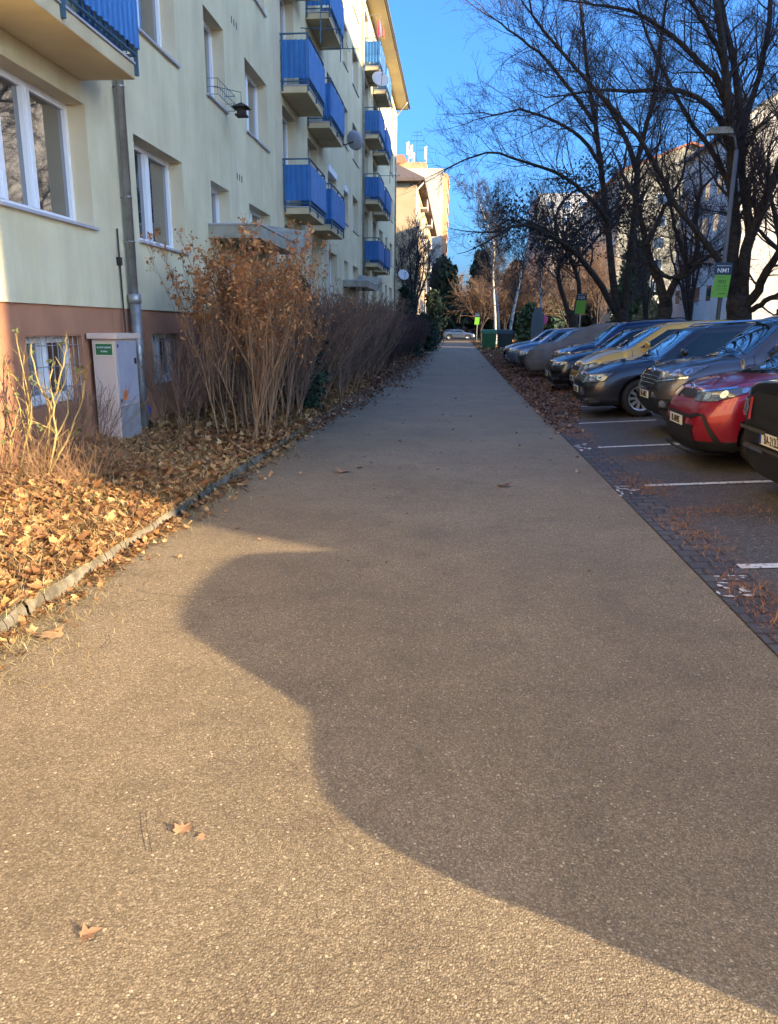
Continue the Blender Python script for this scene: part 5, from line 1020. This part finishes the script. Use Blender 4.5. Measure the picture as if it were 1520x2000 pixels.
A5 = shrub_mesh(75, 2.15, 1.5, 110, (11, 5, 3), 'bushred', None, 0, .45, 2, Lsub=.5, rmin=.006)
A6 = shrub_mesh(76, 1.25, .7, 60, (7, 4), 'bushgrey', None, 0, .7, 1, Lsub=.4, rmin=.003, r0=.006)
bz_ = lambda x, y: float(bedz(np.array(x), np.array(y)))
for i, (x, y, me, sc, lab) in enumerate([
    (-2.98, 10.35, A1, (1, 1, 1), 'nearest tall tan bush with orange withered leaves'), (-2.92, 11.3, A2, (.95, .95, 1.0), 'second tall bush with withered leaves, pale stem at the kerb'), (-3.25, 12.3, A1, (.75, .8, .88), 'tall bush with withered leaves close to the entrance canopy'),
    (-2.95, 12.7, A2, (.75, .8, .82), 'bush with pale thin stems standing third along the kerb'), (-3.1, 13.7, A3, (.9, .9, .88), 'grey-brown bush with a few orange leaves beside the small conifer')]):
    put_shrub(me, (x, y, bz_(x, y)), lab, GS, i*1.3, (sc[0]*.9, sc[1]*.95, sc[2]))
lab2 = ['grey-brown bush in the hedge just past the small conifer', 'grey-brown hedge bush with pale crossing stems at the kerb', 'hedge bush at the bend where the leaves spill on the path']
y = 14.7; i = 0
while y < 56:
    if 21.3 < y < 22.6: y = 23.2
    me = A3 if y < 17 else (A4 if y < 27 else A5); x = -3.02+.05*math.sin(i*2.1); s = 1.0 if y < 30 else .94
    lab = lab2[i] if i < 3 else ('grey-brown bush merging into the clipped hedge beside the path' if y < 27 else 'dark red-brown bush in the far half of the hedge')
    put_shrub(me, (x, y, bz_(x, y)), lab, GS if i < 3 else ('grey-brown hedge bushes' if y < 27 else 'dark red-brown hedge bushes'), i*2.17, (s, s*1.1, s*((.90 if y < 22 else .98)+.07*math.sin(i*1.7)))); y += 1.15 if y < 27 else 1.35; i += 1
for i, (x, y, s, lab) in enumerate([(-3.95, 10.1, 1.0, 'low brushy twigs against the plinth right of the cabinet'), (-3.8, 11.2, .95, 'low brushy twigs under the cellar window behind the tall bush'), (-4.0, 12.4, 1.05, 'low brushy twigs by the entrance, half hidden by the tall bushes'), (-4.1, 8.1, .6, 'low brushy twigs left of the cabinet')]):
    put_shrub(A6, (x, y, bz_(x, y)), lab, 'low brushy shrubs along the wall', i*1.1, (s, s, s), name='low_shrub')
# pruned rose canes, sunlit
rng = np.random.default_rng(81); o = thing('pruned_rose_bush', (-3.95, 6.85, bz_(-3.95, 6.85)), 'pruned thorny yellow-green rose bush lit by the sun at the left edge', 'shrub'); off = np.array(o.location); tw = Twigs()
canes = [([(60, 930), (50, 860), (42, 800), (20, 750), (10, 700)], .011), ([(75, 935), (62, 860), (58, 800), (50, 740), (36, 690), (30, 650)], .010), ([(80, 930), (95, 850), (100, 790), (75, 750), (62, 700), (60, 672)], .014), ([(100, 790), (112, 760), (122, 720), (128, 680), (131, 655)], .012),
    ([(95, 930), (110, 860), (105, 800), (98, 760), (100, 720)], .014), ([(90, 935), (120, 880), (145, 830), (160, 780), (172, 720)], .015), ([(110, 860), (135, 800), (130, 770), (160, 730), (168, 722)], .010), ([(160, 778), (166, 740), (168, 720)], .009), ([(40, 940), (60, 890), (85, 850), (108, 800), (130, 740), (140, 690)], .010),
    ([(30, 940), (45, 880), (60, 830), (65, 790)], .013), ([(20, 940), (22, 860), (28, 820), (36, 798)], .010), ([(60, 870), (50, 780), (48, 700), (46, 690)], .008), ([(65, 870), (60, 790), (38, 750), (14, 720)], .008), ([(100, 900), (140, 850), (165, 820)], .007), ([(55, 850), (30, 830), (12, 790)], .007), ([(120, 880), (100, 840), (60, 820), (40, 800)], .006), ([(105, 800), (85, 760), (70, 740)], .007), ([(12, 915), (25, 870), (40, 840)], .008), ([(0, 900), (10, 850), (14, 800)], .008), ([(70, 930), (30, 900), (5, 880)], .008)]
tips = []
for k, (pts, r) in enumerate(canes):
    yy = 6.72+.28*rng.random(); n = len(pts); W_ = [np.array(P(a, b_, yy+.1*math.sin(k+i)))-off for i, (a, b_) in enumerate(pts)]
    out = []
    for j in range(10):
        t = j/9*(n-1); i = min(int(t), n-2); f = t-i; out.append(W_[i]*(1-f)+W_[i+1]*f+rng.normal(0, .008, 3))
    r *= .78; tw.add(out, [r*(1-.45*j/9) for j in range(10)], 6); sprout(tw, out, [r*.8]*10, .26, 0, 1, (8,), .7, .2, .12, .6, tips, .0022, .2)
    for j in range(14):                                   # thorns
        i = rng.integers(0, 9); q = out[i]+(out[i+1]-out[i])*rng.random(); d = nrm(rng.normal(0, 1, 3)); tw.add([q, q+d*r*1.1, q+d*(r+.016)], [.003, .002, .0006], 3)
tw.build('canes', M['cane'], o)
L = [tips[i] for i in rng.integers(0, len(tips), 26)]; leafquads(L, .03, 3, 'rose_leaves', M['grass'], o, .02)
tw = Twigs()
for i in range(260):
    p = np.array([rng.uniform(-4.35, -3.35), rng.uniform(6.2, 7.5), 0.]); p[2] = bz_(p[0], p[1]); grow(tw, p-off, rng.normal(0, .55, 3)+np.array([0, 0, 1]), rng.uniform(.15, .55), .003, 1, 2, (1, 3), .6, .1, .15, None, None, .6, None, .0016)
tw.build('dry_side_shoots', M['bushstem'], o)
# ------------------------------------------------------------ fallen leaves, straw, litter (uncountable)
rng = np.random.default_rng(91)
def bedleaves(n, y0, y1, size, name, m, tilt=.5, lift=.02, x0=-4.4, x1=-2.5):
    Y = rng.uniform(y0, y1, n); X = rng.uniform(x0, x1, n); return scatter_leaves(X, Y, bedz(X, Y)+.004, size, name, M[m], None, tilt, lift)
tag(bedleaves(15000, 3.2, 9.6, .035, 'leaf_litter', 'leaf', .36, .035), 'thick layer of orange and tan leaves on the near planting bed', 'leaves', kind='stuff')
tag(bedleaves(420, 3.2, 9.6, .058, 'leaf_litter', 'leaf', .25, .06), 'larger pale maple leaves on top of the near leaf layer', 'leaves', kind='stuff')
tag(bedleaves(14000, 9.4, 26, .04, 'leaf_litter', 'leaf', .45, .035, -4.4, -2.45), 'brown leaves under the tall bushes', 'leaves', kind='stuff')
tag(bedleaves(9000, 22, 58, .08, 'leaf_litter', 'leafdull', .4, .03, -4.3, -2.3), 'dull leaves along the far hedge foot', 'leaves', kind='stuff')
# kerb foot drift
n = 2300; Y = 3+rng.random(n)**1.1*22; X = -2.49+rng.exponential(.07, n)*(1+.8*np.clip(np.sin(Y*.9), 0, 1)); k = X < -1.6
tag(scatter_leaves(X[k], Y[k], X[k]*0+.003, .026, 'kerb_leaves', M['leaf'], None, .35, .012), 'leaf crumbs drifted along the left kerb on the path', 'leaves', kind='stuff')
n = 4000; Y = rng.uniform(12, 50, n); X = -2.5+rng.exponential(.2, n)*np.clip((Y-10)/8, .3, 1.6); k = X < -1.2
tag(scatter_leaves(X[k], Y[k], X[k]*0+.003, .05, 'kerb_leaves', M['leafdull'], None, .35, .02), 'leaves spread out from the hedge onto the far path', 'leaves', kind='stuff')
def slivers(X, Y, Z, L, wd, name, m, up_=0.): 
    n = len(X); a = rng.random(n)*2*PI; l = L*(.4+rng.random(n)); h = rng.random(n)*.03+up_*l*rng.random(n); cx, cy = np.cos(a), np.sin(a); b1 = np.stack([X, Y, Z], 1); mid = b1+np.stack([cx*l*.5, cy*l*.5, h*.7+.004], 1); e = b1+np.stack([cx*l*.95+rng.normal(0, .01, n), cy*l*.95+rng.normal(0, .01, n), h], 1); wv = np.stack([-cy*wd, cx*wd, 0*cx], 1)
    V = np.stack([b1-wv, b1+wv, mid+wv, mid-wv, e+wv*.3, e-wv*.3], 1).reshape(-1, 3); q = np.array([[0, 1, 2, 3], [3, 2, 4, 5]]); Fq = (q[None]+(np.arange(n)*6)[:, None, None]).reshape(-1, 4)
    return np_mesh(name, V, Fq, M[m], None, rnd=np.repeat(rng.random(n), 6))
n = 15000; Y = rng.uniform(3.2, 9, n); X = rng.uniform(-4.4, -2.45, n)
tag(slivers(X, Y, bedz(X, Y)+.02, .13, .0016, 'dry_grass', 'straw', .5), 'dry straw blades among the leaves of the near bed', 'grass', kind='stuff')
n = 9000; Y = 3+rng.random(n)**1.4*9; X = -2.52+rng.exponential(.085, n)*(1+.6*np.sin(Y*2.1))
k = X < -1.7; tag(slivers(X[k], Y[k], X[k]*0+.004, .08, .0013, 'dry_straw', 'straw', .1), 'thin straw litter lying at the foot of the left kerb', 'litter', kind='stuff')
n = 5000; Y = rng.uniform(5, 25, n); X = rng.uniform(-4.4, -2.55, n)
tag(slivers(X, Y, bedz(X, Y)+.01, .12, .002, 'green_grass', 'grass', 1.0), 'sparse green grass blades in the planting bed', 'grass', kind='stuff')
# gutter litter on the right
n = 5200; Y = 3.3+rng.random(n)**1.2*14; X = 1.8+rng.random(n)*.34; keep = rng.random(n) < (.12+.88*(np.sin(Y*2.3+1)*np.sin(Y*.9) > .1)); X, Y = X[keep]+np.where(rng.random(keep.sum()) < .5, .12, 0), Y[keep]
tag(slivers(X, Y, lotz(X)+.008, .05, .0014, 'gutter_litter', 'litterm' if 'litterm' in M else 'orange', .15), 'brown needles and crumbs in the stone gutter', 'litter', kind='stuff')
cl = []
for (cx, cy, sx1, sy1, n) in [(2.5, 9.9, .25, .12, 350), (2.45, 7.0, .3, .15, 350), (3.4, 6.6, .3, .1, 200), (1.98, 4.6, .1, .4, 350), (2.15, 8.1, .15, .3, 300), (2.05, 6.2, .1, .4, 400), (2.0, 12.5, .15, .8, 400)]:
    X = rng.normal(cx, sx1, n); Y = rng.normal(cy, sy1, n); X = np.maximum(X, 1.85); cl.append(np.stack([X, Y], 1))
cl = np.concatenate(cl); tag(slivers(cl[:, 0], cl[:, 1], lotz(cl[:, 0])+.006, .07, .0016, 'needle_clumps', 'orange', .2), 'small patches of brown needles on the car park asphalt', 'litter', kind='stuff')
# big leaf drift in front of the farther cars
n = 24000; Y = 12.5+rng.random(n)**1.1*42; c_ = np.clip((Y-13)/7, 0, 1); X = 1.74+(rng.random(n)**1.5)*(.35+1.25*c_)+rng.normal(0, .05, n); keep = rng.random(n) < (.06+.94*np.clip((Y-13)/9, 0, 1)**1.2); X, Y = X[keep], Y[keep]
tag(scatter_leaves(X, Y, lotz(X)+.004+.02*rng.random(len(X))*np.clip((Y-14)/4, 0, 1), .038, 'leaf_drift', M['leafdull'], None, .28, .02), 'wide drift of brown leaves between the path and the farther cars', 'leaves', kind='stuff')
n = 5000; Y = rng.uniform(45, 100, n); X = np.where(rng.random(n) < .6, rng.uniform(1.7, 8, n), rng.uniform(-6, -2.3, n)); tag(scatter_leaves(X, Y, X*0+lotz(X)*.3+.01, .13, 'leaf_carpet', M['leaf'], None, .3, .02), 'sunlit leaf carpet at the far end of the path', 'leaves', kind='stuff')
# sparse bits all over the path
n = 420; Y = 5+rng.random(n)*57; X = rng.uniform(-2.3, 1.7, n); tag(scatter_leaves(X, Y, X*0+.002, .013, 'path_crumbs', M['leafdull'], None, .3, .01), 'tiny leaf crumbs scattered over the path', 'litter', kind='stuff')
n = 170; Y = 9+rng.random(n)**1.2*60; X = rng.uniform(-2.3, 1.7, n); tag(scatter_leaves(X, Y, X*0+.002, .035, 'path_leaves', M['leafdull'], None, .22, .006), 'scattered dark leaves over the far shaded path', 'leaves', kind='stuff')
n = 3200; Y = rng.uniform(3.2, 16, n); X = rng.normal(-2.52, .09, n); keep = np.sin(Y*2.7)+np.sin(Y*1.1+1) > -.35; X, Y = X[keep], Y[keep]; tag(scatter_leaves(X, Y, np.where(X < -2.49, .088, .004)+.01*rng.random(len(X)), .032, 'kerb_spill', M['leaf'], None, .3, .02), 'leaves spilling over the kerb stones', 'leaves', kind='stuff')
# single leaves that can be told apart
for px, py, s, r_, lab in [(670, 922, .09, 1, 'brown curled leaf lying on the path left of centre, in the shade'), (982, 950, .10, 4, 'dark curled leaf on the shaded path near the gutter side'), (358, 1622, .035, 2, 'orange brown leaf on the sunlit asphalt near the shadow edge'), (393, 1636, .035, 6, 'grey brown crumpled leaf right beside the orange brown one'), (172, 1828, .033, 3, 'reddish brown leaf low in the left corner of the path'), (100, 1243, .085, 5, 'pale yellow maple leaf on the path by the left kerb'), (62, 1238, .07, 8, 'tan maple leaf between the kerb and the pale yellow one'), (709, 952, .04, 7, 'small brown leaf crumb left of the centre of the path'), (850, 944, .04, 9, 'small reddish leaf crumb at the centre of the path'), (1045, 1015, .0, 0, None)]:
    if not lab: continue
    rng = np.random.default_rng(900+r_); p = P(px, py, 1); d = Vector(p)-Vector((0, 0, HC)); t_ = HC/-d.z; X, Y = d.x*t_, d.y*t_
    o = scatter_leaves(np.array([0.]), np.array([0.]), np.array([0.004]), s, 'fallen_leaf', attr_mat('single_leaf', [(0, {1: (.22, .10, .05), 4: (.08, .04, .025), 2: (.32, .15, .06), 6: (.22, .15, .10), 3: (.28, .09, .03), 5: (.60, .42, .18), 8: (.5, .3, .12)}.get(r_, (.25, .09, .05))), (1, (.35, .2, .1))], .8), None, .12, .003)
    for v in o.data.vertices: v.co.z *= .55
    o.location = (X, Y, 0); tag(o, lab, 'leaf', 'single leaves on the path')
# thin curved twigs on the asphalt
for pts, lab in (([(285, 1592), (288, 1625), (297, 1668)], 'thin curved stalk on the sunlit asphalt at lower left'), ([(212, 1240), (216, 1256), (203, 1268)], 'short thin stalk on the path near the left kerb')):
    W_ = []
    for px, py in pts: d = P(px, py, 1)-Vector((0, 0, HC)); t_ = HC/-d.z; W_.append(Vector((d.x*t_, d.y*t_, .004)))
    mb = MB(); mb.tube([(q-W_[0])+Vector((0, 0, .004)) for q in W_], .0011, 5); o = mb.build('dry_stalk', M['bark']); o.location = W_[0]; tag(o, lab, 'stalk')
